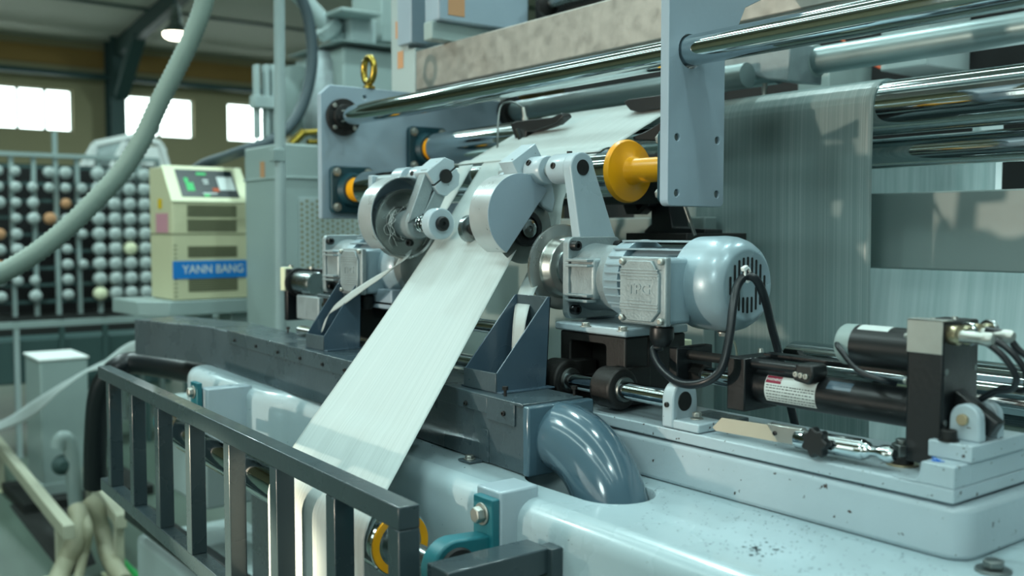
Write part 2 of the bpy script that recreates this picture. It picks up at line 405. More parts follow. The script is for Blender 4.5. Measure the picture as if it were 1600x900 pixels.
# ------------------------------------------------------------------ machine: large frame
BT = -.337   # top of the base beam
def offset_ring(poly, d):
    n = len(poly); out = []
    for i in range(n):
        a, b, c = Vector(poly[i - 1]), Vector(poly[i]), Vector(poly[(i + 1) % n])
        e1 = (b - a).normalized(); e2 = (c - b).normalized(); n1 = Vector((-e1.y, e1.x)); n2 = Vector((-e2.y, e2.x)); nn = (n1 + n2).normalized()
        out.append(tuple(b + nn * d / max(.5, nn.dot(n1))))
    return out
def sarc(p0, p1, p2, n=6):
    return [tuple((1 - t) ** 2 * Vector(p0) + 2 * t * (1 - t) * Vector(p1) + t * t * Vector(p2)) for t in [i / n for i in range(n + 1)]]
outline = [(.25, .745)]  # counter clockwise as seen from above: front edge right to left would be clockwise, so start at left
front = [(-2.45, 1.10)] + sarc((-2.47, .92), (-2.47, .835), (-2.38, .835), 8) + sarc((-2.02, .835), (-1.97, .835), (-1.94, .845), 5) + sarc((-1.915, .85), (-1.90, .86), (-1.86, .86), 4) + sarc((-1.70, .86), (-1.59, .86), (-1.53, .825), 6) + sarc((-1.42, .775), (-1.36, .745), (-1.26, .745), 6) + [(.25, .745), (.25, 1.34), (-.64, 1.34), (-.64, 1.16), (-2.2, 1.16)]
hole = [(-.93 + .075 * math.cos(t) - .02, .872 + .052 * math.sin(t) - .0) for t in [2 * PI * k / 28 for k in range(28)]]
hole = arc(-.918, .868, .053, -90, 90, 14) + arc(-1.02, .868, .053, 90, 270, 14)
bm = MB(); R0 = .028; rings = []
zb = -.50
rings.append((front, zb)); 
for k in range(6):
    a = PI / 2 * k / 5; rings.append((offset_ring(front, R0 * (1 - math.cos(a))), BT - R0 + R0 * math.sin(a)))
nf = len(front); b0 = len(bm.v)
for pl, z in rings:
    for p in pl: bm.v.append(Vector((p[0], p[1], z)))
for i in range(len(rings) - 1):
    for k in range(nf):
        k2 = (k + 1) % nf; bm.f.append((b0 + i * nf + k, b0 + i * nf + k2, b0 + (i + 1) * nf + k2, b0 + (i + 1) * nf + k))
tmp = bmesh.new(); ee = []
for lp in (rings[-1][0], hole):
    vv = [tmp.verts.new((p[0], p[1], 0)) for p in lp]
    for i in range(len(vv)): ee.append(tmp.edges.new((vv[i], vv[(i + 1) % len(vv)])))
bmesh.ops.triangle_fill(tmp, use_beauty=True, edges=ee); tmp.verts.index_update()
bm.add([(v.co.x, v.co.y, BT) for v in tmp.verts], [tuple(v.index for v in f.verts) for f in tmp.faces]); tmp.free()
hw = MB(); hn = len(hole)
bm.add([(p[0], p[1], z) for z in (BT, BT - .004, BT - .07) for p in ([tuple(Vector((-.969, .868)) + (Vector(p) - Vector((-.969, .868))) * (1 if z == BT else .97)) for p in hole])],
       [(i * hn + k, i * hn + (k + 1) % hn, (i + 1) * hn + (k + 1) % hn, (i + 1) * hn + k) for i in range(2) for k in range(hn)])
bmq = bm
t = Thing('machine_base_beam', 'large glossy pale blue-grey base beam with chipped top and an oval hole for the dark elbow pipe', 'machine base')
bb = t.part('beam_body', bm, 'beam_paint', smooth=50)
st = MB(); random.seed(11)
for k in range(34):
    p = at(1180 + random.gauss(22, 22), 858 + random.gauss(0, 5), z=BT + .0003); n_ = random.randint(5, 7); rr = random.uniform(.0008, .0028) * (1.2 if k < 14 else .7)
    st.add([(p.x + rr * random.uniform(.5, 1.3) * math.cos(2 * PI * q / n_), p.y + rr * random.uniform(.5, 1.3) * math.sin(2 * PI * q / n_), p.z) for q in range(n_)], [tuple(range(n_))])
for k in range(520):
    p = at(random.uniform(1000, 1480), random.uniform(750, 899), z=BT + .0003)
    if p.y < .785 or p.y > .95: continue
    a_ = random.gauss(.9, .7); l_ = random.uniform(.0008, .0026); w_ = random.uniform(.0004, .0011); d_ = Vector((math.cos(a_), math.sin(a_), 0)) * l_; e_ = Vector((-math.sin(a_), math.cos(a_), 0)) * w_
    st.add([p - d_, p + e_, p + d_, p - e_], [(0, 1, 2, 3)])
t.part('paint_chips', st, 'ink', parent=bb, kind='stuff', label='dark chipped specks', smooth=0)
t.part('mounting_pad', MB().box(-1.015, -.964, .719, .78, -.47, -.322), 'paint', .003, label='square pad on the front of the beam')
t.part('mounting_pad', MB().box(-2.078, -2.040, .750, .85, -.47, -.335), 'paint', .003)
t.done()
# legs / floor frame under the beam
solo('machine_plinth', MB().box(-2.3, .2, .95, 1.14, -H, -.501), 'dark_paint', 'dark machine plinth under the pale base beam', 'machine plinth', bevel=.004)

# pedestal rail and ledge
t = Thing('slide_rail_base', 'pale grey rail tube with flat ledge plate and raised end block beside the motor slide', 'rail base')
poly = arc(-.53, .985, .028, -90, 0, 6) + [(-.502, 1.30), (-.60, 1.30), (-.60, 1.115), (-1.30, 1.115), (-1.30, .957)]
t.part('rail_tube', MB().xy(poly, BT, -.281), 'paint_worn', .006, seg=3)
t.part('ledge_plate', MB().box(-1.30, -.515, .957, 1.115, -.278, -.2625), 'paint_worn', .002)
bx = MB().xz([(-.585, -.2624), (-.558, -.2600), (-.553, -.255), (-.551, -.2395), (-.5148, -.2395), (-.5148, -.2624)], .9568, .990).box(-.549, -.5148, .989, 1.28, -.2624, -.2395).box(-.56, -.515, 1.116, 1.28, -.278, -.2626)
t.part('end_block', bx, 'paint_worn', .002)
mk = MB()
random.seed(3)
for k in range(9):
    p = at(1452 + random.random() * 18, 717 + random.random() * 5, z=-.2393); q = p + Vector((random.uniform(-.008, .008), random.uniform(-.008, .008), 0))
    mk.tube([p, (p + q) / 2 + Vector((.002, .001, 0)), q], .0006, 5)
t.part('marker_scribble', mk, 'blue_ink', label='blue marker scribble')
t.done()
t = Thing('anchor_bolt', 'zinc hex bolt with wide washer at the bottom right corner', 'bolt')
p = at(1552, 893, z=BT); t.part('washer', MB().lathe([(0, .017), (.003, .017)], p, (0, 0, 1), 28), 'steel_dull', .0006)
t.part('bolt_head', MB().hexbolt(p + Vector((0, 0, .003)), (0, 0, 1), .0105, .009, False), 'steel_dull', .0008); t.done()

# ------------------------------------------------------------------ suction duct, hoods and elbow
t = Thing('suction_duct', 'long dark grey rectangular sheet metal duct running left behind the white web', 'duct')
def dl(x): return .828 + (-1.055 - x) * .0517     # front face of the duct
DZ0, DZ1 = BT + .0015, -.241
xr, xl = -1.055, -2.46
poly = [(xr, dl(xr)), (xr, dl(xr) + .105), (-1.6, dl(-1.6) + .105), (-2.48, dl(-2.48) + .128), (-2.80, .945), (-2.745, .812), (-2.42, dl(-2.42))]
d = t.part('duct_body', MB().xy(poly, DZ0, DZ1), 'dark_paint', .002)
lid = [(xr - .0, dl(xr) - .003), (xr, dl(xr) + .107), (-1.46, dl(-1.46) + .107), (-1.46, dl(-1.46) - .003)]
t.part('cover_plate', MB().xy(lid, DZ1, DZ1 + .004), 'dark_paint', .0012)
lid = [(-1.47, dl(-1.47) - .003), (-1.47, dl(-1.47) + .107), (-2.28, dl(-2.28) + .107), (-2.28, dl(-2.28) - .003)]
t.part('cover_plate', MB().xy(lid, DZ1, DZ1 + .004), 'dark_paint', .0012)
for x0, x1, hh in ((-1.075, -1.145, .03), (-1.145, -1.46, .022), (-1.47, -2.28, .026)):
    fp = [(x0, dl(x0) - .003), (x0, dl(x0)), (x1, dl(x1)), (x1, dl(x1) - .003)]
    t.part('cover_lip', MB().xy(fp, DZ1 - hh, DZ1 + .001), 'dark_paint', .0008)
t.part('end_flange', MB().box(xr, xr + .014, dl(xr) - .004, dl(xr) + .115, DZ0, DZ1 + .002), 'elbow_paint', .003)
for k, x in enumerate((-1.20, -1.10, -1.62, -1.72, -1.83, -1.95, -2.08, -2.22)):
    t.part('screw', MB().sock((x, dl(x) - .003, DZ1 - .015), (0, -1, 0), .0035, .004), 'black_oxide')
for p in ((-1.125, .842), (-1.07, .925), (-1.22, .925), (-2.05, .98), (-1.95, 1.0), (-2.13, .97)):
    t.part('screw', MB().lathe([(0, .0022), (.009, .0022), (.009, .0045), (.014, .0045)], (p[0], p[1] + .006, DZ1 + .004), (0, 0, 1), 6), 'black_oxide')
# foot tab with bolt
c = at(725, 690, y=dl(-1.16)); x = -1.165
t.part('foot_tab', MB().xy([(x - .022, dl(x) - .001), (x - .022, dl(x) - .026), (x + .008, dl(x) - .026), (x + .008, dl(x) - .001)], BT + .0005, BT + .004).xz([(x + .0, BT + .002), (x + .0, BT + .045), (x + .004, BT + .05), (x + .02, BT + .05), (x + .022, BT + .045), (x + .022, BT + .002)], dl(x) - .003, dl(x)), 'dark_paint', .001)
t.part('screw', MB().hexbolt((x - .009, dl(x) - .014, BT + .004), (0, 0, 1), .0065, .006), 'zinc', .0005, label='zinc bolt of the foot tab')
t.done()

def hood(x0, x1, y0, y1, zb_, zt, lab, back=.0):
    """open sheet-metal chute: two sloping side cheeks, tall back wall, low front lip"""
    t = Thing('suction_hood', lab, 'suction hood', 'suction hoods on the duct'); th = .0025
    cheek = [(y0, zb_), (y1, zb_), (y1 + back, zt), (y1 + back - .006, zt), (y0, zb_ + .028)]
    for x in (x0, x1 - th): t.part('side_cheek', MB().yz(cheek, x, x + th), 'hood_paint', .0006)
    t.part('back_wall', MB().prism([(x0, 0), (x1, 0), (x1, 1), (x0, 1)], lambda a, b, s: (a, y1 + back * b - th * s, zb_ + (zt - zb_) * b)), 'dark_paint', .0006)
    t.part('front_lip', MB().box(x0, x1, y0 - th, y0, zb_, zb_ + .028), 'dark_paint', .0006)
    t.part('base_flange', MB().box(x0 - .01, x1 + .012, y0, y1 + .006, zb_ - .0015, zb_ + .001), 'hood_paint', .0005)
    t.done()
hood(-1.232, -1.150, .852, .945, DZ1 + .0055, -.100, 'tall open dark blue-grey hood right of the web beside the elbow pipe', .008)
hood(-1.842, -1.765, .885, .965, DZ1 + .0055, -.098, 'open dark blue hood left of the web with a thin trim strip running into it', .004)

# elbow pipe
ex = MB(); path = []; rb = .105
cy_, cz_ = .886, -.287
for k in range(15):
    a = PI / 2 * k / 14; path.append((xr + .012 + rb * math.sin(a) * 1.08, cy_ - .008 * math.sin(a), cz_ - rb * (1 - math.cos(a))))
path.insert(0, (xr + .004, cy_, cz_)); path.append((path[-1][0], path[-1][1], path[-1][2] - .05))
ex.tube(path, .0485, 40)
solo('elbow_pipe', ex, 'elbow_paint', 'shiny blue-grey elbow pipe curving from the duct end down into the base beam', 'pipe')

# ------------------------------------------------------------------ webs
zc = Vector((0, 0, 0))
def lerp(a, b, s): return a + (b - a) * s
rA, yA, zA = .0435, 1.23, .104
rF, yF = .044, .66
# front roller follows the grille's slight skew
FL, FR = Vector((-1.96, .690, -.404)), Vector((-1.105, .660, -.410))
def web_profile():
    """y,z of the slit web from the upper roller, down over the front roller and straight down"""
    P = []
    for a in (100, 110, 122, 135): P.append((yA + (rA + .001) * math.cos(math.radians(a)), zA + (rA + .001) * math.sin(math.radians(a))))
    P2 = []
    for a in (118, 130, 145, 160, 172, 180): P2.append((yF + (rF + .001) * math.cos(math.radians(a)), -.406 + (rF + .001) * math.sin(math.radians(a))))
    a, b = P[-1], P2[0]
    mid = [(lerp(a[0], b[0], s), lerp(a[1], b[1], s)) for s in [k / 14 for k in range(1, 14)]]
    return P + mid + P2 + [(P2[-1][0], -.55), (P2[-1][0] + .002, -.75), (P2[-1][0], -1.0)]
WP = web_profile(); nW = len(WP)
def web_x(y):   # left and right edge against depth: the web runs slightly to the right towards the front roller
    y = min(y, 1.2); return -1.452 - .425 * (max(y, .62) - .69) + .05 * max(0, y - .7) * (1.2 - y) * 4, -1.154 - .49 * (max(y, .62) - .69)
def webf(u, v):
    i = v * (nW - 1); k = min(int(i), nW - 2); fr = i - k
    y = lerp(WP[k][0], WP[k + 1][0], fr); z = lerp(WP[k][1], WP[k + 1][1], fr); l, r = web_x(y)
    return (lerp(l, r, u), y, z + .0012 * math.sin(u * 23) * (1 if 4 < i < 17 else 0) - (.004 * (1 - (2 * u - 1) ** 2) if 6 < i < 15 else 0))
solo('woven_web', MB().sheet(webf, 36, (nW - 1) * 3), 'web_cloth', 'wide white woven web running diagonally down from the upper roller to the front roller', 'fabric web', solid=.0006, smooth=60)
# wide web before the knives: over roller A and up to the back
def upf(u, v):
    P = [(yA + (rA + .0022) * math.cos(math.radians(a)), zA + (rA + .0022) * math.sin(math.radians(a))) for a in (128, 115, 100, 85)] + [(1.33, .200), (1.415, .2435), (1.435, .2555), (1.46, .2615), (1.475, .2610), (1.49, .2590), (1.51, .250)]
    i = v * (len(P) - 1); k = min(int(i), len(P) - 2); f = i - k
    return (lerp(-1.765, -1.315, u), lerp(P[k][0], P[k + 1][0], f), lerp(P[k][1], P[k + 1][1], f))
solo('uncut_web', MB().sheet(upf, 20, 40), 'web_cloth', 'white uncut web lying on the upper roller and running back under the black guide bars', 'fabric web', solid=.0006, smooth=60)
# right trim: strip beside the right disc, folds down into the hood
def ribbon(pts, w, k=10, twist=None):
    C = cat([p for p in pts], k); n = len(C)
    def f(u, v):
        i = v * (n - 1); j = min(int(i), n - 2); fr = i - j; c = C[j].lerp(C[j + 1], fr)
        a = w if twist is None else None
        if twist is None: d = Vector((1, 0, 0))
        else:
            ii = v * (len(twist) - 1); q = min(int(ii), len(twist) - 2); d = Vector(twist[q]).lerp(Vector(twist[q + 1]), ii - q).normalized()
        ww = w if not isinstance(w, (list, tuple)) else lerp(w[0], w[1], v)
        return c + d * ww * (u - .5)
    return MB().sheet(f, 4, n)
solo('trim_strip', ribbon([(-1.358, yA - .030, zA + .033), at(867, 300, y=1.165), at(858, 355, y=1.125), at(844, 410, y=1.085), at(822, 458, y=.975), at(812, 500, y=.93), at(806, 560, y=.925), at(800, 610, y=.92)], (.075, .014), 12), 'web_cloth',
     'narrow white trim strip dropping from the right cutter into the tall hood', 'fabric strip', 'edge trims', solid=.0006)
solo('trim_strip', ribbon([(-1.728, yA - .030, zA + .033), (-1.72, 1.12, .03), (-1.725, 1.06, -.02), at(626, 410, y=.985), at(575, 444, y=.948), at(533, 473, y=.93), at(514, 490, y=.92), at(502, 520, y=.915)], (.05, .016), 12,
     [(1, 0, 0), (1, 0, 0), (1, .1, .1), (.6, .3, .6), (.35, .3, .9), (.6, .2, .75), (.8, 0, .5)]), 'web_cloth',
     'thin white trim strip stretched from the left cutter down into the blue hood', 'fabric strip', 'edge trims', solid=.0006)
# ribbon at far left
q0 = at(222, 548, y=1.09)
rp = [at(240, 545, y=1.12), at(200, 552, y=1.10), at(150, 572, y=1.07), at(100, 603, y=1.05), at(50, 640, y=1.03), at(0, 665, y=1.0), at(-60, 688, y=1.0)]
solo('trim_ribbon', ribbon(rp, .085, 10, [(0, .1, 1), (0, .2, 1), (.3, .7, .5), (.3, .5, .7), (0, .1, 1), (.2, .5, .7), (.1, .3, 1)]), 'web_cloth',
     'twisted white ribbon hanging from the duct end toward the left edge', 'fabric strip', solid=.0006, smooth=70)

# ------------------------------------------------------------------ grille, arm, front roller
t = Thing('guard_grille', 'dark grey welded guard grille of square bars in front of the roller', 'guard grille')
GL, GR = Vector((-2.33, .62, -.305)), Vector((-.930, .568, -.305))
gd = (GR - GL).normalized(); gn = Vector((-gd.y, gd.x, 0)); s_ = .0135
hgt = .282
def gbar(a, b):
    c = (a + b) / 2; d = (b - a); return MB().obox(c, d, gn, d.cross(gn), d.length / 2, s_, s_)
up = Vector((0, 0, 1))
L = (GR - GL).length
t.part('top_rail', gbar(GL - up * s_, GR - up * s_), 'grille_paint', .0018)
t.part('bottom_rail', gbar(GL - up * (hgt - s_), GR - up * (hgt - s_)), 'grille_paint', .0018)
for px in (165, 200, 240, 288, 348, 420, 508, 622):
    # station of the bar along the rail from its measured place
    r = ray(px, 450 + (572 + (px - 163) * .459 - 450) + 20); 
    # intersect with front plane of grille
    n = gn; o = GL - gn * s_; k = n.dot(o) / n.dot(r); p = r * k; sx = max(s_, min(L - s_, (p - GL).dot(gd) + s_))
    c = GL + gd * sx
    t.part('bar', gbar(Vector((c.x, c.y, GL.z - 2 * s_ + .0)), Vector((c.x, c.y, GL.z - hgt + 2 * s_))), 'grille_paint', .0015)
t.done()
t = Thing('support_arm', 'short dark square steel arm joining the grille to the base beam at the bottom centre', 'arm')
a0 = Vector((-.915, .575 + s_, -.3865)); 
t.part('arm_tube', MB().obox(((-.905), .66, -.388), (.0, 1, 0), (1, 0, 0), (0, 0, 1), .072, .022, .0155), 'grille_paint', .0018)
t.part('end_plate', MB().box(-.9, -.875, .728, .7445, -.42, -.372), 'grille_paint', .0015)
t.done()

def roller(name, lab, p0, p1, r, mt='chrome', group=None, caps=None, shaft=None, n=48):
    t = Thing(name, lab, 'roller', group); p0, p1 = Vector(p0), Vector(p1); d = (p1 - p0); Ln = d.length; d.normalize()
    t.part('roller_body', MB().lathe([(0, r - .002), (.002, r), (Ln - .002, r), (Ln, r - .002)], p0, d, n), mt)
    if shaft: t.part('shaft', MB().cyl(p0 - d * shaft[1], p1 + d * shaft[2], shaft[0]), 'steel')
    return t, p0, p1, d, Ln
t, p0, p1, d, Ln = roller('front_roller', 'chrome front roller with yellow end rings behind the dark grille', FL, FR, rF)
for p, sg in ((p0, -1), (p1, 1)):
    t.part('end_ring', MB().lathe([(0, rF - .003), (.003 , rF - .003), (.0032, rF - .010), (.0012, rF - .014)], p, d * sg, 40), 'yellow')
    t.part('end_disc', MB().lathe([(0, rF - .010), (.0035, rF - .016), (.0015, .014)], p, d * sg, 32), 'steel')
t.part('shaft', MB().cyl(p0 - d * .05, p1 + d * .15, .0125), 'steel'); t.done()

def pillow(c, lab, flip=1):
    """pillow block on a vertical pad: axis along X, base plate towards +Y"""
    t = Thing('pillow_block', lab, 'bearing'); x, y, z = c; w = .014
    body = arc(y, z, .032, 100, 262, 14) + [(y + .022, z - .046), (y + .045, z - .046), (y + .045, z + .046), (y + .022, z + .046)]
    body = [(y + .058, z + .032)] + arc(y, z, .036, 80, 280, 16) + [(y + .058, z - .032)]
    t.part('housing', MB().yz(body, x - w, x + w), 'teal', .003)
    t.part('base_plate', MB().yz(rrect(y + .047, y + .059, z - .075, z + .078, .002), x - w * 1.45, x + w * 1.45), 'teal', .004)
    t.part('seal', MB().lathe([(0, .027), (.004, .025), (.0042, .016)], (x + w, y, z), (1, 0, 0), 30), 'rubber')
    t.part('inner_race', MB().lathe([(0, .0175), (.009, .0175), (.009, .013)], (x + w, y, z), (1, 0, 0), 28), 'steel')
    t.part('bolt', MB().hexbolt((x, y + .047, z + .057), (0, -1, 0), .0105, .013), 'zinc', .0008, label='zinc hex bolt')
    t.part('bolt', MB().hexbolt((x, y + .047, z - .057), (0, -1, 0), .0105, .013), 'zinc', .0008, label='zinc hex bolt')
    t.done()
pillow((-.985, .660, -.408), 'teal pillow block with a large hex bolt at the right end of the front roller')
pillow((-2.085, .690, -.402), 'teal pillow block far left behind the grille at the other roller end')

# ------------------------------------------------------------------ right side plate, rods and rollers
XR = -1.109
t = Thing('side_plate', 'tall pale blue-grey side plate with four bolt holes standing in the middle of the picture', 'machine plate', 'side plates')
def P2(px, py, x): p = at(px, py, x=x); return (p.y, p.z)
zt = .62
poly = [(1.160, zt), (1.160, .05)] + arc(1.170, .049, .010, 180, 270, 4) + arc(1.284, .049, .010, 270, 360, 4) + [(1.294, .281), (1.344, .375), (1.40, .40), (1.40, zt)]
rodc = (1.21, .289)
holes = [circ(rodc[0] + .0, rodc[1] - .001, .0275, 28)] + [circ(y, z, .0060, 16) for y in (1.181, 1.277) for z in (.149, .060)]
t.part('plate_body', MB().yz(poly, XR - .018, XR, holes), 'paint_blue', .0012)
for y in (1.181, 1.277):
    for z in (.149, .060): t.part('bolt_end', MB().cyl((XR - .015, y, z), (XR - .003, y, z), .0046), 'steel_dull')
t.done()
t = Thing('flange_bearing', 'dark teal flange bearing behind the right side plate at the yellow spool', 'bearing', 'flange bearings')
t.part('housing', MB().yz(rrect(yA - .062, yA + .058, zA - .06, zA + .06, .012), XR - .032, XR - .0185), 'teal_dark', .002)
t.part('hub', MB().lathe([(0, .042), (.012, .036)], (XR - .032, yA, zA), (-1, 0, 0), 30), 'teal_dark', .001)
for y in (1.181, 1.277):
    for z in (.149, .060): t.part('bolt_head', MB().hexbolt((XR - .032, y, z), (-1, 0, 0), .009, .010), 'zinc', .0006)
t.done()

def left_bearing(y, z, lab):
    t = Thing('flange_bearing', lab, 'bearing', 'flange bearings')
    t.part('housing', MB().yz(rrect(y - .060, y + .060, z - .060, z + .060, .014), -2.299, -2.283), 'teal_dark', .003)
    t.part('hub', MB().lathe([(0, .045), (.020, .038)], (-2.283, y, z), (1, 0, 0), 30), 'teal_dark')
    t.part('shaft_collar', MB().cyl((-2.27, y, z), (-2.205, y, z), .031), 'yellow')
    for yy in (-1, 1):
        for zz in (-1, 1): t.part('bolt_head', MB().hexbolt((-2.283, y + yy * .045, z + zz * .045), (1, 0, 0), .0085, .010), 'zinc')
    t.done()
left_bearing(yA, zA, 'dark teal flange bearing low on the left side plate at the lower chrome roller')
left_bearing(1.46, .219, 'dark teal flange bearing at the upper chrome roller on the left side plate')
XL = -2.30
t = Thing('side_plate', 'pale blue-grey side plate at the left with eye bolt on its top edge', 'machine plate', 'side plates')
poly = [(1.150, .03)] + [(1.150, .345), (1.178, .370), (1.80, .370), (1.80, .22), (1.70, .12), (1.62, .05), (1.60, .03)]
holes = [circ(1.277, .345, .006, 14), circ(1.350, .344, .006, 14)]
t.part('plate_body', MB().yz(poly, XL - .02, XL, holes), 'paint_blue', .002)
t.done()
t = Thing('eye_bolt', 'golden zinc lifting eye bolt standing on the left side plate', 'eye bolt')
c = Vector((XL - .01, 1.295, .37))
ring = [(c.x + .027 * math.cos(a), c.y, c.z + .048 + .033 * math.sin(a)) for a in [2 * PI * k / 28 for k in range(28)]]
t.part('ring', MB().tube(ring, .0088, 12, True), 'brass'); t.part('shank', MB().lathe([(0, .016), (.006, .016), (.010, .009), (.018, .009)], c, (0, 0, 1), 20), 'brass'); t.done()

# front cross rod
t = Thing('cross_rod', 'long polished chrome rod crossing the whole upper frame through the right side plate', 'rod')
t.part('rod_body', MB().cyl((-2.295, 1.21, .289), (.15, 1.21, .289), .0245, n=48), 'chrome')
t.part('end_flange', MB().lathe([(0, .047), (.012, .047), (.012, .031), (.020, .031)], (-2.299, 1.21, .289), (1, 0, 0), 36), 'black_oxide', .001)
for k in range(4):
    a = PI / 4 + k * PI / 2; t.part('screw', MB().sock((-2.288, 1.21 + .039 * math.cos(a), .289 + .039 * math.sin(a)), (1, 0, 0), .0055, .006), 'zinc')
t.done()
# lower roller A with yellow spool end
t, p0, p1, d, Ln = roller('upper_roller', 'chrome roller carrying the white web with a big yellow flange at its right end', (-2.205, yA, zA), (-1.278, yA, zA), rA)
t.part('end_flange', MB().lathe([(0, .0555), (.005, .0555), (.010, .053), (.012, .036), (.018, .026), (.030, .0215), (.135, .0205)], (-1.276, yA, zA), (1, 0, 0), 56), 'yellow', label='glossy yellow flange and sleeve')
t.done()
t, *_ = roller('idler_roller', 'chrome idler roller behind the web between the side plates', (-2.235, 1.46, .219), (-1.32, 1.46, .219), .040, shaft=(.012, .03, .03)); t.done()
# black roller right under/behind the yellow flange
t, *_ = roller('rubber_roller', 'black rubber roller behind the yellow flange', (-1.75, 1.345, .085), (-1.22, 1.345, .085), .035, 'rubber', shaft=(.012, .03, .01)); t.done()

# tube rail behind rod (grey tube with black end flange)
t = Thing('cross_tube', 'matt grey cross tube behind the chrome rod starting in a dark flange', 'rod')
a, b = at(800, 177, y=1.75), at(1035, 135, y=1.75)
dz = (a.z + b.z) / 2
x0 = a.x; t.part('tube_body', MB().cyl((x0, 1.75, dz), (at(1168, 125, y=1.75).x, 1.75, dz), .027), 'grey_roller')
t.part('end_flange', MB().lathe([(0, .045), (.02, .045), (.022, .034), (.03, .034)], (x0 - .012, 1.75, dz), (1, 0, 0), 30), 'black_oxide'); t.done()
# black guide bars on the web
def guide_bar(pts, y, dep, lab):
    t = Thing('guide_bar', lab, 'guide bar', 'black guide bars above the web')
    P = [at(px, py, y=y) for px, py in pts]
    t.part('bar_body', MB().xz([(p.x, p.z) for p in P], y, y + dep), 'black_plastic', .002); return t
t = guide_bar([(797, 194), (806, 189), (862, 183), (877, 176), (880, 182), (866, 194), (833, 205), (822, 206), (822, 217), (806, 220)], 1.33, .025, 'black guide bar with a sensor on top left above the web')
c = at(813, 190, y=1.33)
t.part('sensor', MB().lathe([(0, .007), (.012, .007), (.013, .005), (.035, .004)], c + Vector((0, .015, -.002)), (-.25, 0, 1), 16), 'zinc')
t.part('sensor_cable', MB().tube(cat([c + Vector((-.008, .015, .03)), at(803, 160, y=1.33), at(785, 163, y=1.325), at(779, 185, y=1.31), at(777, 232, y=1.29)], 8), .0022, 8), 'steel_dull')
t.part('bracket', MB().obox(at(811, 211, y=1.325), (.45, 0, -1), (0, 1, 0), (1, 0, .45), .014, .004, .003), 'steel')
t.done()
guide_bar([(974, 160), (980, 155), (1040, 147), (1040, 167), (996, 175), (984, 172)], 1.375, .035, 'black guide bar beside the right side plate above the web').done()
guide_bar([(988, 214), (1012, 203), (1040, 186), (1040, 216), (1030, 220), (990, 219)], 1.285, .03, 'black wedge shaped guide bar just above the yellow flange').done()

# galvanised beam
t = Thing('box_beam', 'galvanised box beam with a round eye bolt shadow running behind the chrome rod', 'beam')
t.part('beam_body', MB().box(-2.40, .3, 1.475, 1.60, .388, .495), 'galvanised', .003)
t.done()
# frame head left of the beam
t = Thing('frame_head', 'pale blue cast frame head with orange tape squares at the top centre', 'machine frame')
yh = 1.47
def PX(px, py, y): p = at(px, py, y=y); return (p.x, p.z)
xa_, xb_2, xc_2, xd_ = (at(q, 90, y=yh).x for q in (611, 628, 650, 648))
t.part('head_plate', MB().xz([(xa_, .372), (xd_, .372), (xd_, .505), (xb_2 + .03, .505), (xb_2 + .03, .95), (xa_, .95)], yh, yh + .2), 'back_panel', .004)
t.part('recess_rib', MB().box(xb_2, xc_2, yh - .015, yh + .045, at(640, 70, y=yh).z, .95), 'paint_blue', .003)
for (px, py, hw_) in ((624, 46, .012), (628, 93, .014)):
    c = at(px, py, y=yh); t.part('tape_square', MB().box(c.x - hw_ * 1.6, c.x + hw_ * .6, yh - .0012, yh, c.z - .024, c.z + .024), 'orange_tape', label='orange tape square')
t.done()
t = Thing('gear_housing', 'pale blue machine housing with an orange tape square at the top edge of the picture', 'machine housing')
xg = -2.18; a = at(686, 30, x=xg); b = at(826, 44, x=xg)
t.part('housing', MB().box(xg - .07, xg, a.y, b.y, a.z, 1.1), 'paint_blue', .005)
c = at(715, 6, x=xg); t.part('tape_square', MB().box(xg, xg + .0012, c.y - .030, c.y + .022, c.z - .032, c.z + .04), 'orange_tape', label='orange tape square')
t.part('foot', MB().box(xg - .06, xg - .02, a.y - .01, b.y - .06, .497, a.z), 'cabinet_paint', .004); t.done()
t = Thing('idler_shaft', 'dark bearing with steel shaft stub at the top edge behind the box beam', 'shaft')
c = at(850, 8, y=1.75)
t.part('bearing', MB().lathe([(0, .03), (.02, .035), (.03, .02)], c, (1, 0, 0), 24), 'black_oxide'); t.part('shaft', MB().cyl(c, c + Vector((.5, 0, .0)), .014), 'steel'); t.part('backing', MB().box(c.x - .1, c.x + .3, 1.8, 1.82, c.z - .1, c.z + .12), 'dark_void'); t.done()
# white panel behind idler roller
t = Thing('inner_panel', 'pale inner machine panel seen under the chrome rod behind the idler roller', 'machine panel')
P = [PX(px, py, 1.86) for px, py in ((690, 172), (700, 196), (712, 204), (782, 204), (800, 120), (690, 120))]
t.part('panel', MB().xz(P, 1.86, 1.9), 'back_panel', .004); t.part('panel_post', MB().box(P[1][0] + .01, P[1][0] + .07, 1.88, 1.93, -H, .32), 'back_panel', .003); t.done()

# ------------------------------------------------------------------ film group at the right
YF = 1.75; rC = .052
zC = .293 - rC - .003
def filmf(u, v):
    P = [(YF + .25, .30)] + [(YF + .012 + (rC + .002) * math.cos(math.radians(a)), zC + .002 + (rC + .002) * math.sin(math.radians(a))) for a in (80, 100, 120, 140, 160, 175)] + [(YF - .043, .1), (YF - .038, -.2), (YF - .03, -.62)]
    i = v * (len(P) - 1); k = min(int(i), len(P) - 2); f = i - k
    return (lerp(-1.585, -1.098, u), lerp(P[k][0], P[k + 1][0], f), lerp(P[k][1], P[k + 1][1], f))
yoff = .0
solo('film_curtain', MB().sheet(filmf, 30, 60), 'film', 'streaky translucent film curtain hanging over the big chrome roller right of centre', 'film sheet', solid=.0005, smooth=60)
t, *_ = roller('big_roller', 'big chrome roller at the upper right carrying the film curtain', (-1.75, YF + .012, zC), (.3, YF + .012, zC), rC, shaft=(.02, .05, .05), n=64); t.done()
t, *_ = roller('lower_roller', 'chrome roller just below the big one at the right edge', (-1.75, YF + .05, zC - .085), (.3, YF + .05, zC - .085), .030, shaft=(.012, .05, .05)); t.done()
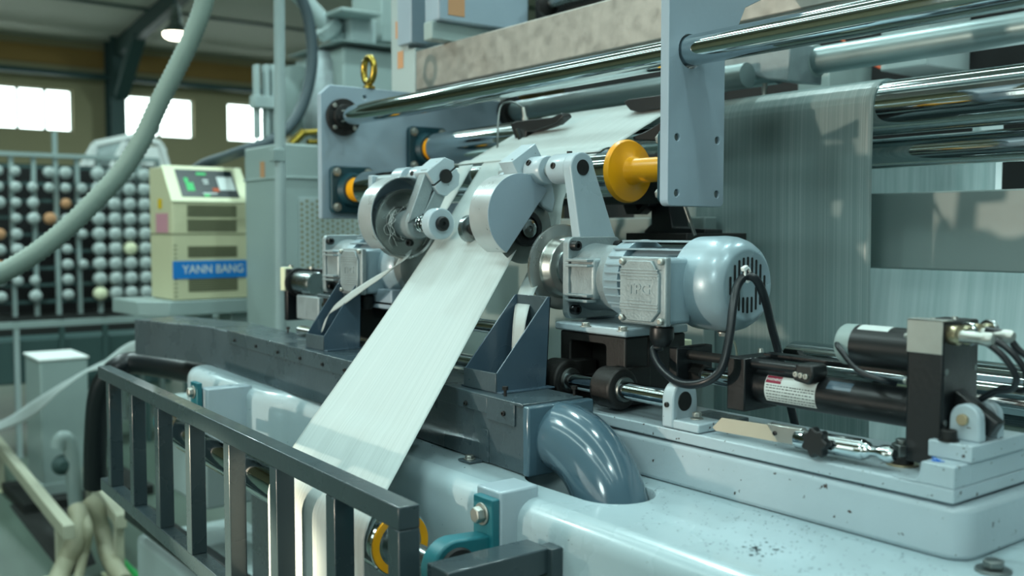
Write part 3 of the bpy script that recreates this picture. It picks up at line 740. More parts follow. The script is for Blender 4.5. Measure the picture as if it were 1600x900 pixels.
a = at(1372, 301, y=1.85)
t = Thing('cross_beam', 'dull blue-grey cross beam behind the film at the right edge', 'beam')
t.part('beam_body', MB().box(-1.9, .4, 1.86, 1.95, -.079, .077), 'cabinet_paint', .004); t.done()
def fl2(x0, x1, y0, z0, z1, sl=0):
    return MB().sheet(lambda u, v: (lerp(x0, x1, u), y0 + sl * v + .006 * math.sin(u * 9), lerp(z0, z1, v)), 24, 10)
c = at(1555, 260, y=2.05)
solo('rear_film', fl2(-1.9, c.x, 2.05, .20, -.02), 'film_plain', 'pale film sheet seen between the rollers and the grey cross beam', 'film sheet', solid=.0005)
solo('lower_film', fl2(-1.9, .3, 2.0, -.02, -.75, -.1), 'film_plain', 'bright pale film below the grey cross beam at the right edge', 'film sheet', solid=.0005)
t = Thing('back_machine', 'dark machine backing with pale boxes behind the rollers at the right edge', 'machine')
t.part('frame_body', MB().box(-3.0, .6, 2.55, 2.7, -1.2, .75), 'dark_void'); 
c = at(1410, 50, y=2.3); t.part('pale_box', MB().box(c.x - .06, c.x + .07, 2.3, 2.5, c.z - .09, .75), 'back_panel', .004)
c = at(1262, 55, y=2.3); t.part('pale_box', MB().box(c.x - .03, c.x + .07, 2.3, 2.5, .20, .47), 'cabinet_paint', .004)
c = at(1567, 265, y=2.2); t.part('tab', MB().box(c.x - .02, c.x + .0, 2.1, 2.2, -.02, .25), 'back_panel', .004)
t.part('orange_hose', MB().tube(cat([at(1310, 55, y=2.4), at(1330, 75, y=2.4), at(1380, 107, y=2.4), at(1440, 103, y=2.4), at(1465, 85, y=2.4)], 8), .004, 8), 'orange')
t.done()
# rod at upper right with clamp
t = Thing('rear_rod', 'grey steel rod with a cast clamp behind the side plate at the upper right', 'rod')
a = at(1275, 96, y=1.88); b = at(1600, 42, y=1.88); zz = (a.z + b.z) / 2
t.part('rod_body', MB().cyl((a.x, 1.88, zz), (.3, 1.88, zz), .030, n=36), 'grey_roller')
t.part('rod_body', MB().cyl((-1.95, 1.88, zz - .015), (a.x - .1, 1.88, zz - .015), .024, n=36), 'grey_roller')
c = Vector((a.x - .03, 1.88, zz)); t.part('sleeve', MB().cyl(c - Vector((.02, 0, 0)), c + Vector((.035, 0, 0)), .036), 'cabinet_paint', .002)
P = [PX(px, py, 1.84) for px, py in ((1155, 108), (1165, 83), (1235, 70), (1262, 70), (1258, 130), (1225, 128))]
t.part('clamp', MB().xz(P, 1.78, 1.90), 'cast', .003)
c = at(1195, 130, y=1.82); t.part('clamp_screw', MB().cyl(c, c - Vector((0, 0, .03)), .006), 'zinc'); t.done()
t = Thing('roof_plate', 'grey machine cover plate with chamfered end above the chrome rod right of the side plate', 'machine plate')
P = [PX(px, py, 1.62) for px, py in ((1140, 60), (1170, 12), (1200, 14), (1240, 9), (1400, -20), (1560, -60), (1560, -10), (1400, 20), (1150, 66))]
t.part('plate_body', MB().xz(P, 1.62, 1.66), 'cabinet_paint', .004)
c = at(1240, 3, y=1.61); t.part('screw', MB().hexbolt(c, (0, -1, 0), .012, .012), 'zinc'); t.done()
# chrome rollers low at the far right
t, *_ = roller('rewind_roller', 'chrome roller low at the right edge behind the actuator cables', (-1.15, 1.55, -.265), (.3, 1.55, -.265), .058, shaft=(.02, .05, .05), n=56); t.done()

# ------------------------------------------------------------------ slide carriage, guide shaft, bracket arm
YS, ZS = .98, -.2275
t = Thing('slide_carriage', 'black cast slide carriage with two round bearing lugs under the gear motor plate', 'carriage')
win = rrect(-1.163, -1.083, -.222, -.170, .006)
t.part('carriage_body', MB().xz([(-1.187, -.156), (-1.040, -.156), (-1.040, -.258), (-1.187, -.258)], 1.003, 1.05, [win]).box(-1.187, -1.040, 1.05, 1.13, -.258, -.156), 'black_oxide', .003)
for x1 in (at(972, 612, y=YS).x, at(888, 591, y=YS).x):
    l = t.part('bearing_lug', MB().lathe([(0, .026), (.003, .030), (.041, .030), (.044, .027)], (x1 - .044, YS + .004, ZS), (1, 0, 0), 40).box(x1 - .042, x1 - .002, YS, YS + .06, ZS - .018, ZS + .028), 'black_oxide', .002)
    t.part('seal_ring', MB().lathe([(0, .0185), (.005, .0175), (.005, .0135)], (x1, YS + .004, ZS), (1, 0, 0), 36), 'steel_dull', parent=l)
t.done()
solo('guide_shaft', MB().lathe([(0, .0115), (.002, .0128), (1.1645, .0128), (1.1655, .0115)], (-2.07, YS, ZS), (1, 0, 0), 36), 'chrome', 'polished guide shaft through the black carriage lugs into the small round-topped bracket', 'shaft')
solo('guide_shaft', MB().cyl((-2.10, 1.06, -.175), (-1.30, 1.06, -.175), .013, n=30), 'chrome', 'chrome guide shaft seen short between the left hood and the web edge, upper one', 'shaft')
t = Thing('shaft_bracket', 'small chipped white bracket with round top holding the end of the guide shaft', 'bracket')
xa, xb = -.922, -.902; fx = at(1091, 678, y=.957).x
up_ = [(.957, -.2615), (.957, ZS + .004)] + arc(YS + .001, ZS + .003, .024, 180, 0, 14)[1:] + [(1.006, -.2615)]
t.part('upright', MB().yz(up_, xa, xb), 'paint_worn', .0025)
t.part('foot', MB().box(xb, fx, .957, 1.006, -.2615, -.2495), 'paint_worn', .002)
t.part('shaft_end', MB().lathe([(0, .0135), (.0015, .0125)], (xb - .0005, YS, ZS), (1, 0, 0), 28), 'black_oxide', label='rusty end of the guide shaft')
t.part('screw', MB().sock((-.912, .957, -.243 + .012), (0, -1, 0), .0035, .003), 'black_oxide')
t.part('bolt', MB().lathe([(0, .0085), (.0015, .0085)], (-.885, .985, -.2495), (0, 0, 1), 20).hexbolt((-.885, .985, -.248), (0, 0, 1), .0062, .008, False), 'zinc', .0005); t.done()

t = Thing('bracket_arm', 'pale grey tapered bracket arm on a base plate carrying the cutter shaft and gear motor', 'bracket')
t.part('base_plate', MB().box(-1.197, -1.037, 1.0, 1.133, -.1555, -.143), 'paint', .003)
yc, zc_ = 1.052, .100
poly = [(1.135, -.143), (1.127, -.007), (1.112, .012)] + [(yc + .0245 * math.cos(math.radians(a)), zc_ + .0245 * math.sin(math.radians(a))) for a in range(8, 181, 12)] + [(1.036, .065), (1.060, -.012), (1.064, -.143)]
# lean of the arm: straight front edge
poly = [(1.135, -.143), (1.130, -.020), (1.118, .004)] + [(yc + .0245 * math.cos(math.radians(a)), zc_ + .0245 * math.sin(math.radians(a))) for a in range(6, 187, 12)] + [(1.047, -.012), (1.062, -.143)]
t.part('arm_plate', MB().yz(poly, -1.211, -1.191), 'paint', .0022, seg=3)
t.part('hub', MB().lathe([(0, .0225), (.003, .0245), (.046, .0245)], (-1.256, yc, zc_), (1, 0, 0), 40), 'paint', .001)
t.part('set_screw', MB().sock((-1.235, yc - .0235, zc_ + .004), (0, -1, .12), .0052, .003), 'black_oxide')
t.part('set_screw', MB().lathe([(0, .0045), (.004, .0045)], (-1.223, yc, zc_ + .0235), (0, 0, 1), 16), 'black_oxide')
for px, py in ((910, 512), (968, 519)):
    c = at(px, py, z=-.143); t.part('bolt', MB().hexbolt((c.x - .006, c.y + .012, -.143), (0, 0, 1), .0065, .007), 'zinc', .0005)
t.done()
t = Thing('cutter_shaft', 'dark ended cutter shaft through the hub at the top of the bracket arm', 'shaft')
t.part('shaft_body', MB().cyl((-1.40, yc, zc_), (-1.1905, yc, zc_), .0122, n=30), 'cast')
t.part('shaft_end', MB().cyl((-1.1905, yc, zc_), (-1.1895, yc, zc_), .0125, n=30), 'black_oxide', label='dark rusty shaft end')
t.part('lock_collar', MB().lathe([(0, .0155), (.010, .0155)], (-1.266, yc, zc_), (1, 0, 0), 30), 'cast', .001)
t.done()

# ------------------------------------------------------------------ gear motor
def gear_motor(dx, lab, cable=True):
    t = Thing('gear_motor', lab, 'electric motor', 'gear motors'); Y0, ZM = 1.068, -.074; X = lambda v: v + dx
    fl = t.part('gearbox_flange', MB().yz(rrect(1.010, 1.122, -.139, -.010, .012), X(-1.190), X(-1.176)), 'cast', .0015)
    t.part('gearbox_body', MB().lathe([(0, .054), (.02, .052), (.055, .050), (.075, .056), (.085, .056)], (X(-1.177), Y0, ZM), (1, 0, 0), 40), 'cast', .001)
    for z in (-.046, -.054, -.100, -.108): t.part('gearbox_rib', MB().obox((X(-1.150), 1.012, z), (1, 0, 0), (0, 1, 0), (0, 0, 1), .026, .010, .0022), 'cast', .001)
    t.part('gearbox_cheek', MB().box(X(-1.178), X(-1.120), 1.014, 1.05, -.106, -.042), 'cast', .006, seg=3)
    for y, z in ((1.020, -.024), (1.020, -.124), (1.112, -.024), (1.112, -.124)):
        t.part('socket_screw', MB().sock((X(-1.176), y, z), (1, 0, 0), .0078, .013), 'black_metal', .0004)
    # finned body
    fins = MB().cyl((X(-1.095), Y0, ZM), (X(-.94), Y0, ZM), .050, n=36)
    for k in range(9):
        z = ZM + .058 - k * .0115; 
        if abs(z - ZM) > .060: continue
        w = math.sqrt(max(0, .0625 ** 2 - (z - ZM) ** 2)); fins.box(X(-1.092), X(-.945), Y0 - w, Y0 + w, z - .0013, z + .0013)
    for k in range(7):
        y = Y0 - .045 + k * .015; w = math.sqrt(.061 ** 2 - (y - Y0) ** 2); fins.box(X(-1.09), X(-.945), y - .0013, y + .0013, ZM - w, ZM - .03)
    t.part('finned_body', fins, 'motor_paint', .0004)
    t.part('end_ring', MB().lathe([(0, .0585), (.034, .0605)], (X(-1.098), Y0, ZM), (1, 0, 0), 44), 'motor_paint', .001)
    prof = [(0, .0655), (.040, .0665), (.052, .0655), (.064, .062), (.073, .0565), (.078, .050), (.0795, .047), (.0785, .045), (.0785, .0)]
    fc = t.part('fan_cover', MB().lathe(prof, (X(-.950), Y0, ZM), (1, 0, 0), 64, caps=False), 'motor_paint', smooth=60)
    xe = X(-.950 + .0787)
    slots = MB()
    for k in range(-4, 5):
        y = k * .0088; hh = math.sqrt(.0385 ** 2 - y * y)
        segs = [(-hh, -.012), (.012, hh)] if abs(k) <= 1 else [(-hh, -.002), (.002 + .002, hh)]
        if abs(k) <= 1: segs = [(-hh, -.016), (.013, hh)]
        if abs(k) == 4: segs = [(-hh * .8, hh * .8)]
        for a, b in segs: slots.add([(xe, Y0 + y + p[0], ZM + p[1]) for p in rrect(-.0019, .0019, a, b, .0018, 3)], [tuple(range(len(rrect(-.0019, .0019, a, b, .0018, 3))))])
    # slots are thin black inlays just proud of the face
    sl2 = MB(); 
    for f in slots.f:
        pts = [slots.v[i] for i in f]; n = len(pts); sl2.add([p - Vector((.001, 0, 0)) for p in pts] + [p + Vector((.0004, 0, 0)) for p in pts], [tuple(range(n))[::-1], tuple(range(n, 2 * n))] + [(i, (i + 1) % n, (i + 1) % n + n, i + n) for i in range(n)])
    t.part('vent_slots', sl2, 'dark_void', parent=fc, smooth=0)
    t.part('cover_screw', MB().hexbolt((X(-.938), Y0 - .0655 * math.cos(.32), ZM + .0655 * math.sin(.45)), (-.0, -.93, .37), .0055, .006), 'zinc', parent=fc)
    t.part('cover_screw', MB().hexbolt((X(-.905), Y0 - .01, ZM - .066), (0, 0, -1), .0055, .006), 'zinc', parent=fc)
    # terminal box
    tb = t.part('terminal_box', MB().box(X(-1.004), X(-.928), .972, 1.02, -.128, -.038), 'motor_paint', .006, seg=3)
    ld = [(-1.007, -.122), (-1.007, -.034), (-.923, -.034), (-.923, -.122)]
    x0, x1, z0, z1 = X(-1.009), X(-.921), -.129, -.036
    t.part('box_lid', MB().box(x0, x1, .962, .973, z0, z1), 'cast', .003, parent=tb, seg=3)
    c_ = .014; octo = [(x0 + .006 + c_, z0 + .005), (x1 - .010 - c_, z0 + .005), (x1 - .010, z0 + .005 + c_), (x1 - .010, z1 - .005 - c_ * 1.3), (x1 - .010 - c_, z1 - .005), (x0 + .006 + c_, z1 - .005), (x0 + .004, z1 - .005 - c_), (x0 + .004, z0 + .005 + c_)]
    t.part('raised_panel', MB().xz(octo, .9575, .9625), 'cast', .0012, parent=tb)
    rb_ = MB()
    for z in (-.0535, -.0575, -.0615, -.100, -.104, -.108): rb_.obox(((x0 + x1) / 2 - .003, .9574, z), (1, 0, 0), (0, 0, 1), (0, 1, 0), .0365, .0009, .0008)
    for z in (-.0665, -.0955): rb_.obox(((x0 + x1) / 2 - .003, .9574, z), (1, 0, 0), (0, 0, 1), (0, 1, 0), .024, .0008, .0006)
    t.part('raised_lines', rb_, 'cast', .0003, parent=tb)
    cx = (x0 + x1) / 2 - .003
    t.part('lettering', text_mb('TPG', .0195, lambda a, b, c: (cx + a * 1.25, .9572 - c * 1.2, -.0805 + b), .0007, .0004), 'cast', parent=tb, label='raised TPG lettering', smooth=0)
    for x, z in ((x0 + .007, z1 - .007), (x1 - .007, z1 - .006), (x0 + .007, z0 + .008), (x1 - .007, z0 + .007)):
        t.part('lid_screw', MB().lathe([(0, .0046), (.005, .0046), (.0065, .003)], (x, .962, z), (0, -1, 0), 18), 'zinc', parent=tb)
    t.part('cable_gland', MB().lathe([(0, .0125), (.007, .0125), (.007, .0165), (.010, .017), (.022, .017), (.026, .0155), (.034, .011), (.034, .007)], (X(-.957), .992, -.126), (0, 0, -1), 12), 'black_plastic', .0006, parent=tb)
    t.part('warning_sticker', MB().obox((X(-.955), 1.022, -.119), (1, 0, 0), (0, .75, -.66), (0, -.66, -.75), .012, .006, .001), 'sticker_yellow')
    t.done(); return t
gm = gear_motor(0, 'pale grey gear motor with domed fan cover and TPG terminal box right of the web')
g2 = copy_tree(gm.e); g2.location = Vector(gm.e.location) + Vector((-.826, -.002, .0)); g2['label'] = 'second grey gear motor half hidden left of the web behind the left cutter'
g2['category'] = 'electric motor'; 
# cable of the right gear motor
zt_ = -.1600
pts = [Vector((-.957, .992, zt_)), at(1021, 548, y=.985), at(1033, 575, y=.975), at(1062, 598, y=.965), at(1098, 598, y=.965), at(1126, 578, y=.975), at(1139, 530, y=.99), at(1146, 475, y=1.01), at(1153, 445, y=1.03), at(1166, 432, y=1.045), at(1182, 438, y=1.055), at(1196, 470, y=1.07), at(1207, 515, y=1.10), at(1218, 556, y=1.12), at(1232, 620, y=1.15), at(1246, 680, y=1.16)]
solo('power_cable', MB().tube(cat(pts, 10), .0058, 14), 'cable_black', 'thick black power cable looping from the motor gland over its fan cover', 'cable')
c = at(1166, 432, y=1.045)
ring = [c + Vector((0, .0 + .0095 * math.cos(a) * .55, .0095 * math.sin(a))) + Vector((.002, 0, .002)) for a in [2 * PI * k / 18 for k in range(18)]]
t = Thing('cable_tie', 'small white cable tie holding the black cable at the fan grille', 'cable tie')
t.part('strap', MB().tube(ring, .0017, 8, True), 'white'); t.part('tie_head', MB().obox(c + Vector((.002, -.006, .011)), (1, 0, 0), (0, 1, .4), (0, -.4, 1), .003, .0045, .0028), 'white', .0008); t.done()
solo('thin_cable', MB().tube(cat([at(1137, 522, y=1.16), at(1148, 535, y=1.17), at(1152, 560, y=1.18), at(1150, 585, y=1.18)], 6), .002, 8), 'hose_grey', 'thin grey cable hanging behind the black motor cable', 'cable')

# bottom knife wheel on the gear motor output
t = Thing('anvil_wheel', 'turned steel wheel on the motor output behind the bracket arm', 'knife wheel')
YM, ZM = 1.068, -.072
t.part('wheel_disc', MB().lathe([(0, .030), (0, .069), (.003, .0705), (.007, .0705), (.009, .067), (.009, .052), (.012, .050), (.028, .0475), (.030, .046), (.031, .030)], (-1.250, YM - .012, ZM + .012), (1, 0, 0), 64, caps=True), 'wheel_steel', smooth=30)
t.part('hub', MB().lathe([(0, .034), (.032, .034), (.033, .026), (.02, .026)], (-1.247, YM - .012, ZM + .012), (1, 0, 0), 44), 'chrome', smooth=30)
t.part('bore', MB().lathe([(0, .0262), (.030, .0262)], (-1.246, YM - .012, ZM + .012), (1, 0, 0), 30), 'black_oxide'); t.done()
t = Thing('anvil_wheel', 'turned steel wheel hidden under the left cutter', 'knife wheel')
t.part('wheel_disc', MB().lathe([(0, .030), (.0, .060), (.04, .060), (.047, .046)], (-1.72, YM, ZM + .0), (1, 0, 0), 40, caps=True), 'wheel_steel', smooth=30); t.done()

# ------------------------------------------------------------------ right cutter
t = Thing('right_score_cutter', 'right cutter head with half-moon guard in front of a dark round blade', 'cutter')
gx0, gx1 = -1.348, -1.294; gy, gz, gr = 1.010, .025, .0690
A0, A1 = 38, 243
arcp = arc(gy, gz, gr, A0, A1, 40)
inner = arc(gy, gz, gr - .0022, A0, A1, 40)[::-1]
t.part('guard_face', MB().yz(arcp, gx1 - .0022, gx1), 'paint_blue', .0004, label='flat half-moon guard face')
t.part('guard_rim', MB().yz(arcp + inner, gx0, gx1 - .001), 'rim_metal', .0004, label='brushed metal guard rim')
dy, dz_ = 1.031, .003
bd = t.part('blade_disc', MB().lathe([(0, .030), (.0, .058), (.0012, .0592), (.0032, .0592), (.006, .050), (.008, .030)], (-1.319, dy, dz_), (1, 0, 0), 64), 'steel_dull', smooth=25, label='dark steel round blade')
t.part('blade_hub', MB().lathe([(0, .030), (.010, .030), (.012, .027), (.012, .020), (.007, .020), (.007, .0)], (-1.314, dy, dz_), (1, 0, 0), 40), 'black_metal', parent=bd, smooth=30)
t.part('hub_screw', MB().lathe([(0, .015), (.008, .015), (.010, .012), (.010, .005), (.006, .004)], (-1.307, dy, dz_), (1, 0, 0), 28), 'steel', parent=bd)
t.part('spindle', MB().cyl((-1.47, dy, dz_), (-1.316, dy, dz_), .012), 'black_oxide')
t.part('spindle_nut', MB().lathe([(0, .022), (.002, .025), (.012, .025), (.014, .022)], (-1.478, dy, dz_), (1, 0, 0), 32), 'steel')
t.part('collar', MB().lathe([(0, .0225), (.002, .024), (.040, .024), (.042, .0225)], (-1.316, yc, zc_), (1, 0, 0), 40), 'paint', .0006)
t.part('set_screw', MB().sock((-1.302, yc - .021, zc_ + .012), (0, -1, .5), .0052, .003), 'black_oxide')
t.part('lever', MB().yz([(1.035, .105), (1.075, .10), (1.086, .05), (1.080, .03), (1.060, .04), (1.040, .06)], -1.312, -1.298), 'paint', .003)
blk = []
for (a, b) in ((-.024, -.026), (.024, -.026), (.024, .026), (-.024, .026)):
    r_ = math.radians(38); blk.append((yc - .004 + a * math.cos(r_) - b * math.sin(r_), zc_ + .002 + a * math.sin(r_) + b * math.cos(r_)))
def rot(poly, cy, cz, deg):
    r_ = math.radians(deg); return [(cy + a * math.cos(r_) - b * math.sin(r_), cz + a * math.sin(r_) + b * math.cos(r_)) for a, b in poly]
up1 = rot([(-.030, .001), (.030, .001), (.030, .032), (-.030, .032)], yc - .002, zc_ + .004, 33)
lo1 = rot([(-.030, -.030), (.030, -.030), (.030, -.001), (-.030, -.001)], yc - .002, zc_ + .004, 33)
t.part('clamp_half', MB().yz(up1, -1.356, -1.318), 'paint_worn', .0012)
t.part('clamp_half', MB().yz(lo1, -1.356, -1.318), 'paint_worn', .003)
t.part('clamp_gap', MB().yz(rot([(-.028, -.001), (.028, -.001), (.028, .001), (-.028, .001)], yc - .002, zc_ + .004, 33), -1.354, -1.319), 'black_oxide')
t.part('boss', MB().lathe([(0, .012), (.012, .012)], (-1.375, yc - .02, zc_ - .012), (1, 0, 0), 24), 'paint')
t.part('arm_web', MB().yz([(1.030, .09), (1.066, .09), (1.066, .0), (1.046, -.01), (1.036, .0)], -1.366, -1.350), 'paint', .002)
t.done()

# ------------------------------------------------------------------ left cutter (open side towards us)
t = Thing('left_score_cutter', 'left cutter head with open cup guard, cast lever arm, coil spring and washer', 'cutter')
lx = -1.662; ly, lz = 1.003, .012
A0, A1 = 50, 232
arcp = arc(ly - .010, lz + .014, .077, A0, A1, 40); inner = arc(ly - .010, lz + .014, .0745, A0, A1, 40)[::-1]
t.part('guard_rim', MB().yz(arcp + inner, lx - .018, lx + .030), 'rim_metal', .0004, label='brushed metal guard rim')
t.part('guard_back', MB().yz(arcp, lx - .020, lx - .0185), 'paint_blue', label='flat guard back')
bd = t.part('blade_cup', MB().lathe([(0, .0), (0, .066), (.022, .068), (.024, .0665), (.022, .062), (.006, .059), (.004, .030), (.004, 0)], (lx - .008, ly, lz), (1, 0, 0), 64, caps=False), 'wheel_steel', smooth=30, label='dished steel blade')
t.part('blade_hub', MB().lathe([(0, .034), (.006, .033), (.012, .026), (.020, .024)], (lx - .004, ly, lz), (1, 0, 0), 40), 'steel_dull', parent=bd)
t.part('boss', MB().lathe([(0, .026), (.020, .029), (.050, .030), (.054, .027)], (lx + .010, ly, lz), (1, 0, 0), 40), 'cast', .001)
# threads of lint round the hub
lint = MB()
for k in range(16):
    a = random.uniform(0, 6.28); rr = random.uniform(.024, .05); P = []
    for j in range(6): P.append((lx + .014 + random.uniform(-.003, .008), ly + (rr + random.uniform(-.01, .01)) * math.cos(a + j * .3), lz + (rr + random.uniform(-.01, .01)) * math.sin(a + j * .3)))
    lint.tube(cat(P, 4), .0004, 4)
t.part('lint', lint, 'thread', kind='stuff', label='pale lint threads on the blade hub')
ex_ = lx + .070
coil = [(ex_ - .004 + .048 * s / 60, ly + .0145 * math.cos(s * .52), lz + .0145 * math.sin(s * .52)) for s in range(61)]
t.part('spring', MB().tube(coil, .0023, 8), 'chrome')
t.part('spring_core', MB().cyl((ex_ - .010, ly, lz), (ex_ + .05, ly, lz), .0105), 'black_oxide')
t.part('washer_nut', MB().lathe([(0, .026), (.003, .029), (.024, .029), (.026, .027)], (ex_ + .042, ly, lz), (1, 0, 0), 44), 'paint', .0006)
t.part('spindle_end', MB().lathe([(0, .0135), (.006, .0135), (.008, .011), (.008, .004), (.005, .003)], (ex_ + .068, ly, lz), (1, 0, 0), 32), 'black_metal')
# lever arm: two ribs and a web from clamp down to the boss
hx = -1.62; sy, sz = 1.052, .103
P = [(sy - .030, sz + .004), (sy + .008, sz - .010), (ly + .022, lz + .012), (ly - .022, lz + .014)]
t.part('lever_arm', MB().yz([(sy - .036, sz + .014), (sy - .014, sz - .004), (ly + .008, lz + .020), (ly - .029, lz + .002)], lx + .046, lx + .068).yz([(sy - .010, sz - .010), (sy + .014, sz - .022), (ly + .027, lz + .004), (ly + .004, lz + .018)], lx + .056, lx + .070).yz([(sy - .034, sz + .008), (sy + .012, sz - .018), (ly + .024, lz + .0), (ly - .025, lz + .002)], lx + .036, lx + .058), 'cast', .002)
t.part('lever_head', MB().yz(rot([(-.034, -.024), (.028, -.024), (.028, .002), (-.034, .002)], sy - .004, sz, 36), lx + .045, -1.60), 'cast', .004)
hexa = rot([(-.030, .0015), (.028, .0015), (.034, .012), (.020, .030), (-.030, .030)], sy, sz, 36)
hexb = rot([(-.032, -.0015), (.030, -.0015), (.030, -.016), (.016, -.032), (-.020, -.032), (-.032, -.020)], sy, sz, 36)
t.part('clamp_half', MB().yz(hexa, -1.635, -1.585), 'paint_worn', .0015); t.part('clamp_half', MB().yz(hexb, -1.635, -1.585), 'paint_worn', .0015)
t.part('clamp_gap', MB().yz(rot([(-.030, -.0015), (.030, -.0015), (.030, .0015), (-.030, .0015)], sy, sz, 36), -1.633, -1.586), 'black_oxide')
t.part('shaft_end', MB().cyl((-1.60, sy, sz), (-1.581, sy, sz), .0135), 'black_metal', label='dark shaft end')
t.part('pinch_screw', MB().sock((lx + .020, ly + .006, lz - .036), (.6, -.8, 0), .0065, .012), 'black_oxide')
t.part('collar', MB().lathe([(0, .0235), (.034, .0235)], (-1.685, sy, sz), (1, 0, 0), 36), 'paint', .001)
t.part('collar', MB().lathe([(0, .0235), (.040, .0235)], (-1.752, sy, sz), (1, 0, 0), 36), 'paint', .001)
t.part('set_screw', MB().sock((-1.668, sy - .022, sz + .008), (0, -1, .35), .005, .003), 'black_oxide')
t.part('set_screw', MB().sock((-1.735, sy - .0235, sz - .004), (0, -1, -.1), .005, .003), 'black_oxide')
t.part('shaft_body', MB().cyl((-1.83, sy, sz), (-1.60, sy, sz), .0125), 'cast'); t.done()
t = Thing('rear_bracket', 'pale bracket behind the left cutter guard with a pink printed label', 'bracket')
t.part('bracket_plate', MB().yz([(1.03, .115), (1.075, .115), (1.10, .0), (1.135, .0), (1.135, -.150), (1.125, -.150), (1.125, -.01), (1.03, -.0)], -1.845, -1.83), 'paint', .002)
c = at(598, 412, y=1.098); t.part('pink_label', MB().box(c.x - .016, c.x + .016, 1.098, 1.0995, c.z - .030, c.z + .026), 'sticker_pink', label='pink and white printed label')
c = at(628, 404, y=1.098); t.part('white_label', MB().box(c.x - .014, c.x + .016, 1.098, 1.1, c.z - .035, c.z + .03), 'cream_light', label='white label'); 
t.part('yellow_label', MB().box(c.x - .008, c.x + .010, 1.0965, 1.0979, c.z - .002, c.z + .016), 'sticker_yellow', label='yellow warning label')
t.part('carrier', MB().box(c.x - .075, c.x + .05, 1.1, 1.112, c.z - .085, c.z + .03), 'paint_blue', .002)
t.done()
t = Thing('left_carriage', 'dark slide carriage with pale block under the left gear motor between hood and web', 'carriage')
t.part('carriage_body', MB().box(-2.02, -1.86, 1.01, 1.13, -.258, -.143), 'black_oxide', .003)
c = at(592, 468, y=1.0); t.part('block', MB().box(c.x - .05, c.x + .05, 1.0, 1.03, c.z - .018, c.z + .022), 'paint_blue', .003)
t.part('motor_plate', MB().box(-2.03, -1.70, 1.0, 1.13, -.150, -.142), 'dark_paint', .002)
t.part('bearing_lug', MB().cyl((-1.96, YS, ZS), (-1.92, YS, ZS), .030), 'black_oxide', .002); t.done()

# ------------------------------------------------------------------ left short actuator (behind left hood)
t = Thing('left_actuator', 'black framed actuator with a silver cylinder standing behind the left hood', 'actuator')
ya = 1.06
a = at(443, 420, y=ya); b = at(480, 500, y=ya)
t.part('frame_plate', MB().box(a.x, a.x + .02, ya, ya + .10, b.z - .01, a.z), 'black_metal', .003)
t.part('frame_back', MB().box(a.x + .02, a.x + .14, ya + .07, ya + .10, b.z - .01, a.z), 'black_metal', .003)
t.part('cream_cap', MB().box(a.x - .012, a.x + .012, ya - .004, ya + .02, a.z - .055, a.z + .004), 'cream_light', .002)
c = at(468, 440, y=ya + .03); t.part('cylinder', MB().lathe([(0, .026), (.02, .03), (.115, .03), (.12, .028)], (c.x - .02, ya + .03, c.z - .002), (1, 0, 0), 32), 'steel')
t.part('belt_ring', MB().lathe([(0, .036), (.01, .036)], (c.x - .01, ya + .03, c.z - .002), (1, 0, 0), 32), 'rubber')
c = at(480, 482, y=ya); t.part('gear_block', MB().box(c.x - .06, c.x + .06, ya + .0, ya + .06, c.z - .028, c.z + .03), 'cast', .003)
for px in (455, 487):
    c = at(px, 418, y=ya + .05); t.part('screw', MB().lathe([(0, .006), (.006, .006)], (c.x, c.y, a.z), (0, 0, 1), 12), 'zinc')
t.done()

# ------------------------------------------------------------------ right linear actuator
YQ = 1.032
t = Thing('linear_actuator', 'black electric linear actuator with round motor, warning sticker and silver capped gear block', 'actuator')
f = at(1418, 497, y=YQ - .037); g = at(1475, 506, y=YQ - .037)
bx0, bx1, bzt = f.x, g.x, f.z; bzb = -.252
gb = t.part('gear_block', MB().box(bx0, bx1, YQ - .037, YQ + .037, bzb, bzt - .002), 'black_metal', .0025)
cz1 = at(1445, 552, y=YQ - .037).z
t.part('silver_cap', MB().box(bx0 + .0005, bx1 - .0005, YQ - .0385, YQ - .037, cz1, bzt).box(bx0 + .0005, bx1 - .0005, YQ - .0385, YQ - .018, bzt - .0018, bzt), 'zinc', .0005, parent=gb, label='brushed silver cap')
for y, z in ((-.03, .055), (.03, .055), (-.03, .11), (.03, .11)): t.part('cover_screw', MB().lathe([(0, .0035), (.001, .0035)], (bx1, YQ + y, bzt - z), (1, 0, 0), 14), 'steel_dull', parent=gb)
for y in (-.012, .022): t.part('cover_screw', MB().lathe([(0, .0038), (.003, .003)], ((bx0 + bx1) / 2 + (y > 0) * .006, YQ + y - .01, bzt - .002), (0, 0, 1), 14), 'zinc', parent=gb)
tz = at(1350, 626, y=YQ).z
p0x = at(1170, 598, y=YQ).x
tb = t.part('cylinder_tube', MB().cyl((p0x - .01, YQ, tz), (bx0, YQ, tz), .0225, n=48), 'black_metal', label='long black cylinder tube')
# sticker wrapped on the tube front
def wrap(x0, x1, a0, a1, r): return MB().sheet(lambda u, v: (lerp(x0, x1, u), YQ + r * math.cos(math.radians(lerp(a0, a1, v))), tz + r * math.sin(math.radians(lerp(a0, a1, v)))), 2, 12)
s0 = at(1196, 600, y=YQ - .02).x; s1 = at(1275, 610, y=YQ - .02).x
t.part('warning_sticker', wrap(s0, s1, 132, 222, .0227), 'sticker', parent=tb, label='white warning sticker with small print')
t.part('sticker_heading', wrap(s0 + .001, s0 + .024, 133, 158, .0229), 'sticker_red', parent=tb, label='dark red WARNING heading')
def on_tube(x, arcdeg, r=.0231): a = math.radians(arcdeg); return (x, YQ + r * math.cos(a), tz + r * math.sin(a))
t.part('heading_text', text_mb('WARNING', .0050, lambda a, b, c: on_tube(s0 + .0125 + a, 146 - math.degrees(b / .0229), .0231 + c), .0001), 'sticker', parent=tb, smooth=0)
ln = MB()
